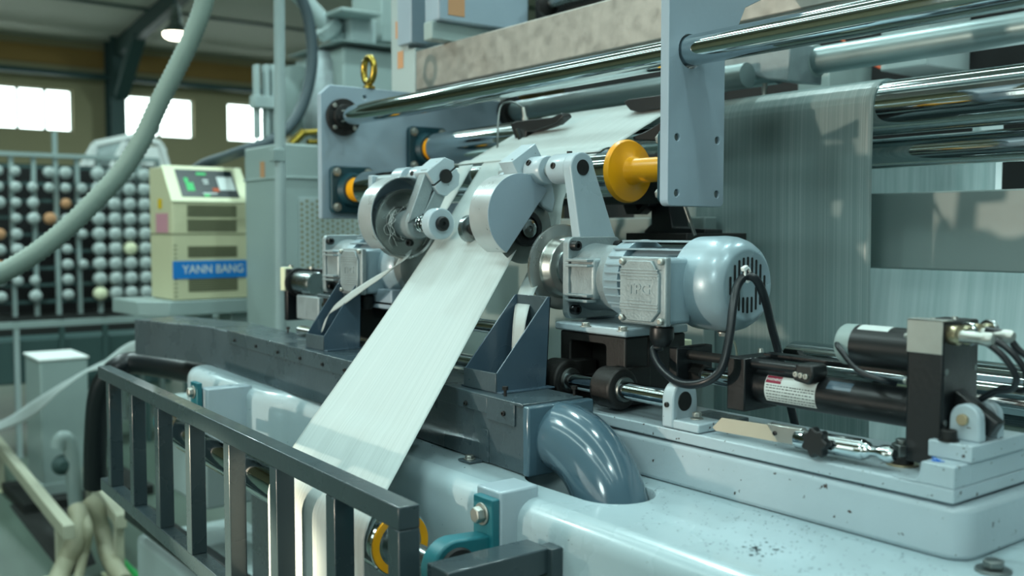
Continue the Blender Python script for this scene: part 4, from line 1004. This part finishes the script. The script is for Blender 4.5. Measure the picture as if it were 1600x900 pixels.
for k, dg in enumerate((165, 173, 183, 193, 203, 213)):
    x = s0 + .003
    while x < s1 - .004:
        w = random.uniform(.0015, .005); a_, b_ = dg - 1.3, dg + 1.3
        ln.add([on_tube(x, a_), on_tube(x + w, a_), on_tube(x + w, b_), on_tube(x, b_)], [(0, 1, 2, 3)]); x += w + random.uniform(.0006, .0018)
t.part('sticker_print', ln, 'ink', parent=tb, label='small printed lines', smooth=0)
t.part('blank_label', wrap(at(1290, 600, y=YQ - .02).x, at(1328, 606, y=YQ - .02).x, 118, 150, .0227), 'hood_paint', parent=tb, label='dark glossy label')
for (a_, b_, zt2, zb2, wd, nm) in ((1045, 1058, 542, 601, .036, 'end_plate'), (1136, 1163, 557, 644, .034, 'middle_plate')):
    a = at(a_, zt2, y=YQ - wd); b = at(b_, zb2, y=YQ - wd)
    t.part(nm, MB().box(a.x, b.x, YQ - wd, YQ + wd, b.z, a.z), 'black_metal', .002)
pl1 = at(1058, 560, y=YQ - .03).x; pl2 = at(1136, 560, y=YQ - .03).x
z1_ = at(1100, 557, y=YQ - .012).z
t.part('guide_rod', MB().cyl((pl1, YQ - .012, z1_), (pl2 + .02, YQ - .012, z1_), .0065), 'black_oxide')
z2_ = at(1115, 588, y=YQ).z
t.part('piston_rod', MB().cyl((pl1, YQ, z2_), (pl2 + .02, YQ, z2_), .0115), 'chrome', label='chrome piston rod')
t.part('rod_nut', MB().lathe([(0, .0155), (.022, .0155), (.024, .013)], (pl1 + .003, YQ, z2_), (1, 0, 0), 6), 'black_oxide')
z3_ = at(1210, 572, y=YQ - .018).z; xr2 = at(1262, 580, y=YQ - .018).x
t.part('guide_rod', MB().cyl((pl2 + .02, YQ - .018, z3_), (xr2, YQ - .018, z3_), .0068), 'black_metal')
t.part('rod_clamp', MB().xz([(xr2 - .012, z3_ - .012), (xr2 - .008, z3_ + .009), (xr2 + .016, z3_ + .009), (xr2 + .019, z3_ - .003), (xr2 + .012, z3_ - .016)], YQ - .032, YQ - .002), 'black_plastic', .003)
for k in range(3): t.part('clamp_screw', MB().sock((xr2 - .006 + k * .0072, YQ - .032, z3_ - .004 - k * .0006), (0, -1, 0), .0033, .003), 'zinc')
z4_ = at(1300, 563, y=YQ + .03).z
t.part('rail_bar', MB().box(pl2 + .02, bx0, YQ + .018, YQ + .036, z4_ - .006, z4_ + .001), 'black_metal', .001)
t.part('rail_screw', MB().lathe([(0, .004), (.005, .003)], (pl2 + .03, YQ + .0, z4_ + .004), (0, 0, 1), 14), 'zinc')
# round motor
mz = at(1360, 541, y=YQ).z; mx0 = at(1318, 535, y=YQ).x
mt_ = t.part('drive_motor', MB().lathe([(0, .0235), (.0, .0245), (bx0 - mx0 - .02, .0245)], (mx0 + .02, YQ, mz), (1, 0, 0), 48), 'black_plastic', label='black drive motor')
t.part('motor_cap', MB().lathe([(0, .019), (.002, .0225), (.005, .0243), (.022, .0246)], (mx0, YQ, mz), (1, 0, 0), 48), 'cabinet_paint', parent=mt_, label='pale end cap')
def wrapm(x0, x1, a0, a1, r): return MB().sheet(lambda u, v: (lerp(x0, x1, u), YQ + r * math.cos(math.radians(lerp(a0, a1, v))), mz + r * math.sin(math.radians(lerp(a0, a1, v)))), 2, 12)
t.part('motor_sticker', wrapm(at(1350, 510, y=YQ).x, at(1398, 515, y=YQ).x, 75, 125, .0247), 'sticker', parent=mt_, label='pale sticker')
for zz_ in (mz + .02, mz - .03): t.part('flange_screw', MB().lathe([(0, .004), (.004, .003)], (bx0, YQ - .034, zz_), (-1, 0, 0), 12), 'zinc')
# tail link
t.part('tail_link', MB().obox(((bx1 - .535) / 2, YQ - .002, -.188), (1, 0, -.62), (0, 1, 0), (.62, 0, 1), .040, .0085, .010), 'black_metal', .002)
t.done()
cc = [at(1492, 524, y=YQ - .024), at(1500, 518, y=YQ + .02)]
for i, (c, lab) in enumerate(zip(cc, ('front metal cable connector with black cables on the gear block', 'rear metal cable connector on the gear block'))):
    t = Thing('cable_connector', lab, 'connector', 'cable connectors')
    c = Vector((bx1, c.y, c.z))
    t.part('knurled_nut', MB().lathe([(0, .0095), (.003, .0105), (.010, .0105), (.012, .008)], c, (1, 0, 0), 24), 'gold_zinc')
    t.part('barrel', MB().lathe([(0, .0066), (.022, .0066), (.024, .0075), (.030, .0075), (.034, .005)], c + Vector((.012, 0, -.0005)), (1, 0, -.02), 24), 'zinc')
    t.part('lock_ring', MB().lathe([(0, .012), (.002, .013), (.004, .013), (.005, .010)], c + Vector((.014, .006, .002)), (.25, 1, 0), 24), 'chrome'); t.done()
for i, (P, lab) in enumerate((
    ([(1521, 526), (1548, 540), (1572, 562), (1588, 590), (1580, 608), (1555, 612), (1532, 624)], 'black cable curving from the front connector down behind the clevis'),
    ([(1530, 523), (1560, 535), (1586, 556), (1604, 585), (1600, 610), (1570, 606), (1545, 618)], 'second black cable bundled behind the first at the right edge'),
    ([(1540, 515), (1570, 522), (1590, 545), (1608, 560)], 'upper black cable leaving the rear connector toward the right edge'))):
    solo('signal_cable', MB().tube(cat([at(px, py, y=YQ - .024 + i * .02 + k * .004) for k, (px, py) in enumerate(P)], 8), .0036, 10), 'cable_black', lab, 'cable', 'cables of the actuator')
solo('motor_lead', MB().tube(cat([at(1308, 536, y=YQ - .02), at(1312, 545, y=YQ - .03), at(1340, 578, y=YQ - .036), at(1375, 593, y=YQ - .033), at(1400, 600, y=YQ - .02)], 8), .0034, 10), 'cable_black', 'black lead from the pale motor cap down along the cylinder', 'cable')
# clevis
t = Thing('clevis_mount', 'pale two-lugged clevis block with brass pin on the raised end block', 'clevis')
cx0, cx1 = -.560, -.505
t.part('base_block', MB().box(cx0, -.512, .985, 1.10, -.2393, -.2215), 'paint_worn', .0015)
for y in (1.006, 1.045):
    pf = [(-.549, -.2215)] + arc(-.532, -.199, .0165, 180, 0, 14) + [(-.5145, -.2215)]
    t.part('lug', MB().xz(pf, y, y + .013), 'paint_worn', .002)
t.part('pin', MB().cyl((-.533, 1.002, -.199), (-.533, 1.062, -.199), .0062), 'gold_zinc', .0006, label='brass coloured pin')
t.part('socket_bolt', MB().lathe([(0, .0105), (.001, .0105), (.001, .0082), (.011, .0082), (.012, .007), (.012, .004), (.007, .004)], (-.542, .994, -.2215), (0, 0, 1), 24), 'black_oxide'); t.done()
# small dark plate under the middle plate, foot on the ledge
t = Thing('foot_plate', 'flat dark worn foot plate lying on the ledge behind the small bracket', 'plate')
a = at(1100, 650, z=-.2615)
t.part('plate_body', MB().box(-.93, at(1213, 648, z=-.255).x, 1.012, 1.06, -.262, -.252), 'dark_paint', .0015); t.done()

# ------------------------------------------------------------------ knife tool lying on the ledge
t = Thing('blade_holder', 'chrome blade holder with black star knob and pale blade lying on the ledge', 'tool')
yt = .974
P = [PX(px, py, yt) for px, py in ((1127, 653), (1200, 664), (1216, 691), (1118, 673), (1113, 668))]
t.part('blade', MB().xz(P, yt, yt + .002), 'card', .0003, label='pale blade')
P = [PX(px, py, yt - .003) for px, py in ((1197, 661), (1252, 670), (1254, 698), (1216, 692))]
t.part('jaw', MB().xz(P, yt - .004, yt + .008), 'wheel_steel', .0015)
c = at(1211, 677, y=yt - .004); t.part('jaw_screw', MB().sock(c, (0, -1, 0), .0028, .0018), 'black_metal')
a = at(1246, 685, y=yt + .002); b = at(1352, 703, y=yt + .002); b = Vector((b.x, yt + .002, a.z - .0006 * 0 + (b.z - a.z)))
d_ = (b - a).normalized(); Lh = (b - a).length
t.part('handle', MB().lathe([(0, .0105), (.002, .0118), (Lh - .002, .0118), (Lh, .0105)], a, d_, 32), 'chrome')
n0 = a + d_ * Lh
t.part('neck', MB().lathe([(0, .0100), (.004, .0095), (.008, .0060), (.016, .0062), (.022, .0092), (.030, .0098), (.036, .006)], n0, d_, 28), 'chrome')
c = at(1272, 692, y=yt - .022)
star = []
for k in range(56):
    a_ = 2 * PI * k / 56; r_ = .0158 + .0022 * math.cos(7 * a_); star.append((c.x + r_ * math.cos(a_), c.z + r_ * math.sin(a_)))
t.part('star_knob', MB().xz(star, yt - .024, yt - .012), 'black_plastic', .002, seg=3, label='black star knob')
t.part('knob_stem', MB().cyl((c.x, yt - .012, c.z), (c.x, yt + .0, c.z), .006), 'black_plastic'); t.done()
t = Thing('clamp_bolt', 'brownish hex bolt with wide washer on the ledge beside the gear block', 'bolt')
c = at(1405, 727, z=-.2625); c = Vector((c.x, c.y + .006, -.2625))
t.part('washer', MB().lathe([(0, .0175), (.0022, .0175)], c, (0, 0, 1), 30), 'gold_zinc', .0004)
t.part('rubber_ring', MB().lathe([(.0022, .0125), (.010, .0125)], c, (0, 0, 1), 30), 'rubber', .0006)
t.part('bolt_head', MB().lathe([(.010, .0125), (.024, .0125)], c, (0, 0, 1), 6), 'steel_dull', .0008); t.part('stud', MB().cyl(c + Vector((0, 0, .024)), c + Vector((0, 0, .029)), .0075), 'steel_dull', .0008); t.done()

# dark stand behind the yellow flange and rod
t = Thing('rear_stand', 'dark cast stand with slotted lever behind the yellow flange', 'stand')
ys = 1.42
P = [PX(px, py, ys) for px, py in ((1016, 290), (1044, 290), (1046, 330), (1050, 356), (1102, 358), (1102, 366), (1006, 366), (1006, 360), (1017, 350))]
t.part('stand_body', MB().xz(P, ys, ys + .05), 'black_metal', .003)
P = [PX(px, py, ys - .02) for px, py in ((978, 318), (983, 308), (1012, 300), (1020, 306), (1018, 322), (1004, 335), (984, 335))]
h_ = [PX(px, py, ys - .02) for px, py in ((998, 320), (1004, 313), (1013, 310), (1009, 322), (1002, 329))]
t.part('slotted_lever', MB().xz(P, ys - .03, ys - .005, [h_]), 'black_metal', .001); 
t.part('base_strip', MB().box(at(1006, 366, y=ys).x, at(1102, 366, y=ys).x, ys - .05, ys + .12, at(1050, 372, y=ys).z - .012, at(1050, 364, y=ys).z), 'black_oxide', .002)
t.done()
t = Thing('rear_cabinet', 'grey machine panel behind the bracket arm and yellow flange', 'machine panel')
a = at(950, 330, y=1.66); b = at(1100, 420, y=1.66)
t.part('panel', MB().box(-2.6, b.x - .0, 1.66, 1.70, -.62, .03), 'cabinet_paint', .003); t.done()
solo('thin_rod', MB().cyl(at(1070, 322, y=1.30), at(1086, 368, y=1.30), .0035), 'steel_dull', 'thin brown rod below the right side plate', 'rod')
t = Thing('sensor_block', 'pale block with round cap between the black carriage and the actuator end plate', 'block')
c = at(1032, 550, y=1.13)
t.part('block_body', MB().box(c.x - .028, c.x + .03, 1.135, 1.17, -.26, c.z + .02), 'cream_light', .002)
t.part('round_cap', MB().cyl(c + Vector((0, .0, .0)), c + Vector((0, -.03, 0)), .014), 'black_oxide', .002); t.done()

# ------------------------------------------------------------------ middle distance: cabinet, control box, pole, hoses, extruder
t = Thing('rear_machine_cabinet', 'large pale grey machine cabinet with perforated guard panel left of the side plate', 'cabinet')
xc = -3.40; yc0 = at(440, 300, x=xc).y
t.part('cabinet_body', MB().box(-3.74, xc, yc0, 2.6, -H, .318), 'cabinet_paint', .006)
t.part('top_rail', MB().box(-3.745, xc + .006, yc0 - .004, 2.6, .190, .198), 'cabinet_paint', .002)
a = at(466, 308, x=xc); b = at(541, 430, x=xc)
pr_ = MB().box(xc, xc + .004, a.y, b.y + .25, -.18, a.z)
pf = t.part('perforated_panel', pr_, 'back_panel', .001)
hl = MB(); ph = .021
for i in range(22):
    for j in range(15):
        y = a.y + .012 + i * ph; z = -.170 + j * ph * .98 + (i % 2) * ph * .5
        if z > a.z - .01 or y > b.y + .24: continue
        hl.box(xc + .0035, xc + .0046, y - .006, y + .006, z - .0065, z + .0065)
t.part('perforations', hl, 'vent_dark', parent=pf, kind='stuff', smooth=0)
c = at(410, 265, y=yc0 - .001); t.part('tape_mark', MB().box(c.x - .02, c.x + .02, yc0 - .002, yc0, c.z - .03, c.z + .03), 'orange_tape', label='orange tape mark')
t.done()
t = Thing('steel_pole', 'pale vertical pole rising from the duct to the top edge left of the side plate', 'pole')
a = at(436, 490, x=-3.0)
t.part('pole_body', MB().cyl((-3.0, a.y, -.9), (-3.0, a.y + .022, 1.4), .0175, n=24), 'back_panel')
t.part('clip', MB().box(-3.02, -2.98, a.y - .02, a.y + .02, .22, .26), 'cabinet_paint', .002); t.done()
t = Thing('control_box', 'cream temperature control box with sloping dark panel and blue YANN BANG band', 'control box')
x0 = -4.0; yb0 = 1.340; yb1 = 1.672; zb0, zs, zt0 = -.283, .115, .262
prof = [(-4.28, zb0), (x0, zb0), (x0, zs), (-4.115, zt0), (-4.28, zt0)]
t.part('housing', MB().prism(prof, lambda a, b, s: (a, yb0 + (yb1 - yb0) * s, b)), 'cream', .004)
n_ = Vector((.147, 0, .115)).normalized(); u_ = Vector((-.115, 0, .147)).normalized()
def SL(y, s, o): p = Vector((x0, y, zs)) + u_ * s + n_ * o; return p
def slab(y0, y1, s0, s1, o0, o1):
    m = MB(); vs = [SL(y, s, o) for o in (o0, o1) for s in (s0, s1) for y in (y0, y1)]
    return m.add(vs, [(0, 2, 3, 1), (4, 5, 7, 6), (0, 1, 5, 4), (2, 6, 7, 3), (0, 4, 6, 2), (1, 3, 7, 5)])
t.part('panel_frame', slab(yb0 - .003, yb1 + .003, -.002, .19, 0, .006), 'cream_light', .002)
pn = t.part('display_panel', slab(yb0 + .045, yb1 - .045, .022, .168, .006, .008), 'panel_dark', .001, label='dark display panel')
for y, s, w, h, mt_ in ((1.43, .075, .016, .022, 'led_green'), (1.42, .11, .008, .012, 'led_green'), (1.49, .145, .02, .006, 'led_green'), (1.49, .03, .012, .006, 'led_green'), (1.535, .06, .014, .010, 'orange'), (1.585, .095, .034, .036, 'sticker'), (1.50, .11, .012, .004, 'sticker'), (1.50, .095, .010, .004, 'sticker'), (1.505, .04, .03, .003, 'sticker')):
    t.part('display_mark', slab(y - w, y + w, s - h, s + h, .008, .0095), mt_, parent=pn)
for z0_, z1_2 in ((.060, .098), (.000, .040), (-.105, -.070), (-.245, -.200)):
    v_ = MB()
    for k in range(6): z = lerp(z0_, z1_2, k / 5); v_.box(x0, x0 + .0015, 1.405, 1.605, z - .0022, z + .0022)
    fr_ = t.part('vent_grille', MB().box(x0, x0 + .0008, 1.400, 1.610, z0_ - .006, z1_2 + .006), 'vent_dark'); t.part('slats', v_, 'slat_dark', parent=fr_)
t.part('seam', MB().box(x0, x0 + .001, yb0, yb1, -.018, -.012).box(-4.28, x0, yb0 - .001, yb0, -.018, -.012), 'vent_dark')
bnd = t.part('name_band', MB().box(x0, x0 + .003, yb0 - .002, yb1 + .003, -.196, -.124), 'blue_label', label='blue name band')
t.part('band_lettering', text_mb('YANN BANG', .048, lambda a, b, c: (x0 + .0032 + c, 1.506 + a * .92, -.160 + b), .0004, .0006), 'sticker', parent=bnd, smooth=0)
t.part('side_label', MB().box(-4.20, -4.05, yb0 - .0015, yb0, -.01, .07), 'sticker_pink', label='pink side label'); t.part('side_label', MB().box(-4.17, -4.12, yb0 - .0015, yb0, .09, .13), 'sticker_yellow', label='yellow side label')
for k in range(9):
    for yy in (yb0 + .004, yb1 - .016): t.part('side_slot', MB().box(x0, x0 + .001, yy, yy + .012, -.27 + k * .017 + (k > 4) * .07, -.264 + k * .017 + (k > 4) * .07), 'vent_dark')
t.done()
t = Thing('box_platform', 'pale grey bracket platform carrying the cream control box', 'platform')
pl = [(-4.36, 1.20), (-4.08, 1.22), (-3.985, 1.318), (-3.985, 1.80), (-4.36, 1.80)]
t.part('platform_top', MB().xy(pl, -.345, -.286), 'cabinet_paint', .004)
c0, c1, c2 = at(392, 365, x=-3.99), at(425, 366, x=-3.99), at(392, 480, x=-3.99)
t.part('gusset', MB().yz([(c2.y + .03, -.286), (c1.y + .03, -.286), (c1.y + .03, .0), (at(410, 430, x=-3.99).y + .01, -.10)], -4.0, -3.98), 'cabinet_paint', .002)
t.part('foot', MB().box(-4.2, -4.05, 1.45, 1.52, -.43, -.345), 'back_panel', .004); t.part('foot', MB().box(-4.2, -4.05, 1.60, 1.69, -.43, -.345), 'back_panel', .004)
t.part('bracket_leg', MB().box(-4.36, -4.0, 1.7, 1.86, -1.45, -.345), 'cabinet_paint', .004); t.done()

def corr(pts, r, k, pitch, name, mt_, lab, catg='hose', n=16, amp=.89):
    C = cat(pts, k); 
    # resample evenly
    d = [0]
    for i in range(1, len(C)): d.append(d[-1] + (C[i] - C[i - 1]).length)
    N_ = int(d[-1] / (pitch / 2)); out = []; j = 0
    for q in range(N_):
        s = d[-1] * q / (N_ - 1)
        while j < len(d) - 2 and d[j + 1] < s: j += 1
        out.append(C[j].lerp(C[j + 1], (s - d[j]) / max(1e-9, d[j + 1] - d[j])))
    return solo(name, MB().tube(out, [r if q % 2 else r * amp for q in range(len(out))], n), mt_, lab, catg, smooth=75)
XH = -2.75
corr([at(px, py, x=XH) for px, py in ((345, -260), (334, -110), (322, -10), (303, 50), (278, 103), (250, 158), (222, 218), (190, 268), (150, 312), (104, 357), (52, 398), (0, 428), (-60, 452))], .0270, 14, .0150, 'corrugated_hose', 'hose_grey', 'thick grey corrugated hose sweeping from the top edge down to the left edge')
t = Thing('extruder_unit', 'blurred grey extruder with pipes and gearbox above the rear cabinet', 'extruder')
xe = -4.3
def Q(px, py, x=xe): return at(px, py, x=x)
def fbox(m, px0, py0, px1, py1, x, dep): a = at(px0, py0, x=x); b = at(px1, py1, x=x); return m.box(x - dep, x, a.y, b.y, b.z, a.z)
t.part('gearbox', fbox(MB(), 536, 72, 640, 230, -4.1, .5), 'cabinet_paint', .008)
t.part('gearbox_lip', fbox(MB(), 532, 62, 640, 75, -4.05, .55), 'back_panel', .004)
t.part('box_column', fbox(MB(), 548, 26, 588, 68, -4.2, .2), 'back_panel', .005)
t.part('column_cap', fbox(MB(), 534, 10, 596, 26, -4.1, .35), 'cabinet_paint', .006)
t.part('hopper', fbox(MB(), 596, -30, 640, 70, -4.25, .3), 'cabinet_paint', .006)
fl_ = MB().cyl(Q(455, -20), Q(530, 60), .040, n=24); t.part('feed_pipe', fl_, 'back_panel')
t.part('pipe_flange', MB().cyl(Q(508, 38), Q(520, 52), .068, n=28), 'back_panel', .004)
t.part('lower_pipe', MB().tube(cat([Q(525, 55), Q(545, 85), Q(548, 130), Q(530, 170)], 6), .035, 14), 'cabinet_paint')
t.part('barrel', MB().lathe([(0, .07), (.04, .10), (.14, .115), (.2, .1), (.34, .10), (.4, .06)], Q(508, 215), (0, .05, 1), 30), 'cast')
t.part('ribbed_body', MB().tube([Q(500, 100 + k * 12) for k in range(9)], [.07 if k % 2 else .055 for k in range(9)], 16), 'cast')
mf = MB()
for px in (405, 419, 430): fbox(mf, px - 4, 100, px + 3, 215, -4.2, .05)
fbox(mf, 398, 148, 436, 170, -4.18, .06); t.part('manifold', mf, 'back_panel', .003)
t.part('fan_guard', MB().lathe([(0, .17), (.02, .17), (.03, .13)], Q(462, 158, -4.5), (1, 0, 0), 36), 'cabinet_paint')
t.part('brass_valve', MB().cyl(Q(455, 226, -3.9), Q(475, 206, -3.9), .018).cyl(Q(470, 208, -3.9), Q(500, 206, -3.9), .013).cyl(Q(480, 222, -3.9), Q(498, 222, -3.9), .012), 'brass')
t.done()
solo('curved_hose', MB().tube(cat([Q(464, -20, -3.9), Q(482, 30, -3.9), Q(488, 90, -3.9), Q(478, 150, -3.9), Q(455, 195, -3.9), Q(420, 222, -3.9), Q(385, 234, -3.95), Q(350, 246, -4.2), Q(320, 256, -4.5), Q(290, 275, -4.8)], 8), .024, 14), 'hose_dark', 'dark curved hose bending down behind the pale pole', 'hose')
# metal drum machine behind the hose, upper left: slanted frame enclosure
t = Thing('slanted_enclosure', 'blurred white slanted machine enclosure below the second window', 'machine')
xx = -9.5
def bar(m, p, q, r, x=xx): return m.tube([at(*p, x=x), at(*q, x=x)], r, 6)
m = MB()
for p, q in (((128, 262), (148, 226)), ((148, 226), (215, 212)), ((175, 262), (196, 222)), ((148, 226), (140, 262)), ((215, 212), (250, 225)), ((250, 225), (262, 262))): bar(m, p, q, .035)
t.part('frame_tubes', m, 'white')
t.part('glass_screen', MB().add([at(133, 262, x=xx), at(151, 229, x=xx), at(213, 216, x=xx), at(196, 262, x=xx)], [(0, 1, 2, 3)]), 'back_panel', solid=.01)
a = at(225, 228, x=xx); b = at(262, 262, x=xx); t.part('pale_block', MB().box(xx - .5, xx, a.y, b.y, b.z, a.z), 'white', .02)
a = at(128, 262, x=xx); b = at(262, 300, x=xx); t.part('machine_base', MB().box(xx - .6, xx + .02, a.y, b.y, -H, a.z), 'roof_steel', .01)
t.done()
# creel with bobbins
t = Thing('creel_rack', 'dark steel creel rack full of thread bobbins at the left', 'rack')
xr_ = -7.75; y0_, y1_ = at(-15, 300, x=xr_).y, at(252, 300, x=xr_).y
for k in range(9):
    y = lerp(y0_, y1_, k / 8); t.part('post', MB().box(xr_ - .10, xr_ - .06, y - .015, y + .015, -H, .55 if k != 3 else .72), 'cabinet_paint')
for k in range(9):
    z = lerp(.46, -.52, k / 8); t.part('shelf_bar', MB().box(xr_ - .09, xr_ - .07, y0_, y1_, z - .012, z + .012), 'roof_steel')
t.part('back_screen', MB().box(xr_ - .45, xr_ - .43, y0_ - .3, y1_ + .3, -.75, .50), 'dark_void')
t.part('top_rail', MB().box(xr_ - .12, xr_ - .04, y0_, y1_, .53, .56), 'cabinet_paint')
t.part('base_frame', MB().box(xr_ - .4, xr_ + .05, y0_ - .2, y1_ + .4, -1.0, -.62), 'pit')
t.done()
ORD = 'first second third fourth fifth sixth seventh eighth ninth tenth eleventh twelfth thirteenth fourteenth'.split()
col_, row_ = 14, 9; first = {}; cnt = 0
for i in range(col_):
    for j in range(row_):
        y = y1_ - .02 - i * .1115; z = .42 - j * .1115
        right = i < 5
        if not right and random.random() < .22: continue
        if y < y0_: continue
        q = random.random(); mt_ = 'bobbin_white'
        if not right and q < .10: mt_ = 'orange_tape'
        elif q > .975 and j > 3: mt_ = 'red'
        elif q < .05: mt_ = 'cream_light'
        sc_ = 1.0 if right else random.choice((.72, .8, .88))
        key = (mt_, sc_)
        lab = {'bobbin_white': 'white', 'orange_tape': 'tan', 'red': 'red', 'cream_light': 'cream'}[mt_]
        lb = f'{lab} thread bobbin in {ORD[j]} row from top, {ORD[i]} column from right, on the creel'
        if key not in first:
            prof = [(0, .015), (0, .030), (.01, .044), (.03, .050), (.065, .050), (.085, .043), (.095, .028), (.095, .016), (.11, .016)]
            o = solo('thread_bobbin', MB().lathe([(a * sc_, b * sc_) for a, b in prof], (xr_ - .05, y, z), (1, 0, 0), 16), mt_, lb, 'bobbin', 'thread bobbins on the creel rack', smooth=60)
            first[key] = o
        else:
            o = first[key].copy(); COL.objects.link(o)
            o.location = (first[key].location.x, y, z - .05 * sc_ + H); o['label'] = lb
        cnt += 1
# low machines between creel and grey box
t = Thing('low_conveyor', 'dark low machine bed under the creel rack at the left', 'machine')
t.part('bed', MB().box(-7.2, -6.9, -.2, 3.2, -.98, -.70), 'roof_steel', .01)
t.part('rail', MB().box(-6.9, -6.86, -.2, 3.2, -.62, -.58), 'cabinet_paint')
for k in range(8): t.part('post', MB().box(-6.9, -6.87, .75 + k * .27, .78 + k * .27, -H, -.58), 'back_panel' if k in (1, 2) else 'roof_steel')
t.done()
t = Thing('pedestal_box', 'blurred grey metal pedestal box with pale top standing on the floor at the left', 'cabinet')
xb_ = -5.6; a = at(62, 565, x=xb_); b = at(137, 565, x=xb_)
zb_ = at(60, 752, x=xb_).z
t.part('box_body', MB().box(xb_ - .36, xb_, a.y, b.y, -1.36, a.z), 'cabinet_paint', .008)
t.part('top_plate', MB().box(xb_ - .37, xb_ + .008, a.y - .006, b.y + .006, a.z, a.z + .012), 'white', .003)
t.part('foot_band', MB().box(xb_ - .37, xb_ + .01, a.y - .01, b.y + .01, -1.40, -1.34), 'cabinet_paint', .003)
t.part('base', MB().box(xb_ - .45, xb_ + .12, a.y - .12, b.y + .3, -H, -1.40), 'pit', .003); t.done()
def rail_thing(P, lab, feet):
    t = Thing('floor_rail', lab, 'rail', 'cream floor rails')
    a, b = P; d = (b - a).normalized(); 
    t.part('rail_bar', MB().obox((a + b) / 2, d, d.cross(Vector((0, 0, 1))), (0, 0, 1), (b - a).length / 2, .022, .03), 'rail_cream', .004)
    for f in feet:
        c = a.lerp(b, f)
        l = t.part('leg', MB().box(c.x - .018, c.x + .018, c.y - .018, c.y + .018, -H + .01, c.z - .03), 'rail_cream', .003)
        t.part('foot_plate', MB().box(c.x - .06, c.x + .06, c.y - .06, c.y + .04, -H, -H + .01), 'cream_light', .002, parent=l)
    t.done()
rail_thing((at(-30, 660, z=-1.20), at(108, 832, z=-1.20)), 'cream steel rail on legs running along the floor at the left edge', (.3, .93))
rail_thing((at(136, 738, z=-1.20), at(190, 815, z=-1.20)), 'short cream steel rail on the floor between hoses and grille', (.1, .92))
solo('floor_pit', MB().add([at(15, 790, z=-H + .002), at(100, 762, z=-H + .002), at(150, 880, z=-H + .002), at(100, 900, z=-H + .002)], [(0, 1, 2, 3)]), 'pit', 'dark pit opening in the floor beside the cream rail', 'floor opening', solid=.002)
corr([at(120, 795, z=-1.18), at(124, 815, z=-1.22), at(116, 850, z=-1.3), at(100, 885, z=-1.38), at(80, 930, z=-1.41)], .040, 8, .02, 'floor_hose', 'hose_cream', 'cream ribbed hose reaching the floor, left one of the pair', amp=.95)
corr([at(138, 780, z=-1.16), at(150, 795, z=-1.2), at(160, 830, z=-1.3), at(170, 870, z=-1.38), at(195, 910, z=-1.41)], .036, 8, .02, 'floor_hose', 'hose_cream', 'cream ribbed hose nearer the grille, right one of the pair', amp=.95)
solo('thin_hose', MB().tube(cat([at(132, 805, z=-1.2), at(138, 830, z=-1.25), at(130, 870, z=-1.36), at(118, 920, z=-1.42)], 8), .02, 10), 'hose_cream', 'thin cream hose between the two ribbed hoses', 'hose')
solo('green_hose', MB().tube(cat([at(176, 850, z=-1.43), at(186, 872, z=-1.43), at(205, 893, z=-1.43), at(235, 920, z=-1.43)], 8), .018, 10), 'green', 'bright green hose on the floor beside the ribbed hoses', 'hose')
t = Thing('lever_pipe', 'grey bent pipe standing in front of the grey pedestal box', 'pipe')
t.part('pipe', MB().tube(cat([at(90, 700, x=-5.0), at(95, 686, x=-5.0), at(106, 688, x=-5.0), at(112, 715, x=-5.0), at(116, 760, x=-5.0), at(120, 800, x=-5.0)], 8), .034, 12), 'cabinet_paint'); t.part('knob', MB().lathe([(0, .02), (.02, .05), (.05, .02)], at(96, 725, x=-5.02), (1, 0, 0), 20), 'roof_steel'); t.done()
# things seen through and beside the grille
solo('black_hose_bundle', MB().tube(cat([at(350, 590, x=-2.6), at(225, 568, x=-3.0), at(185, 575, x=-3.05), at(158, 610, x=-3.1), at(150, 680, x=-3.15), at(148, 760, x=-3.2)], 8), .034, 12), 'cable_black', 'thick black hose hanging beyond the end of the grille', 'hose')
t = Thing('stepped_machine_block', 'pale stepped machine foot seen through the grille bars', 'machine foot')
t.part('upper_block', MB().box(-3.15, -2.75, 1.0, 1.25, -.80, -.52), 'back_panel', .01); t.part('lower_block', MB().box(-3.25, -2.65, .95, 1.3, -1.25, -.98), 'back_panel', .02)
t.part('black_bar', MB().box(-3.3, -2.3, .93, .96, -.94, -.86), 'black_metal', .003); t.done()
t = Thing('rear_bracket_bar', 'short dark square bar joining the far end of the grille to the machine', 'arm')
t.part('bar_body', MB().box(-2.10, -2.07, .66, .86, -.42, -.385), 'grille_paint', .002); t.done()
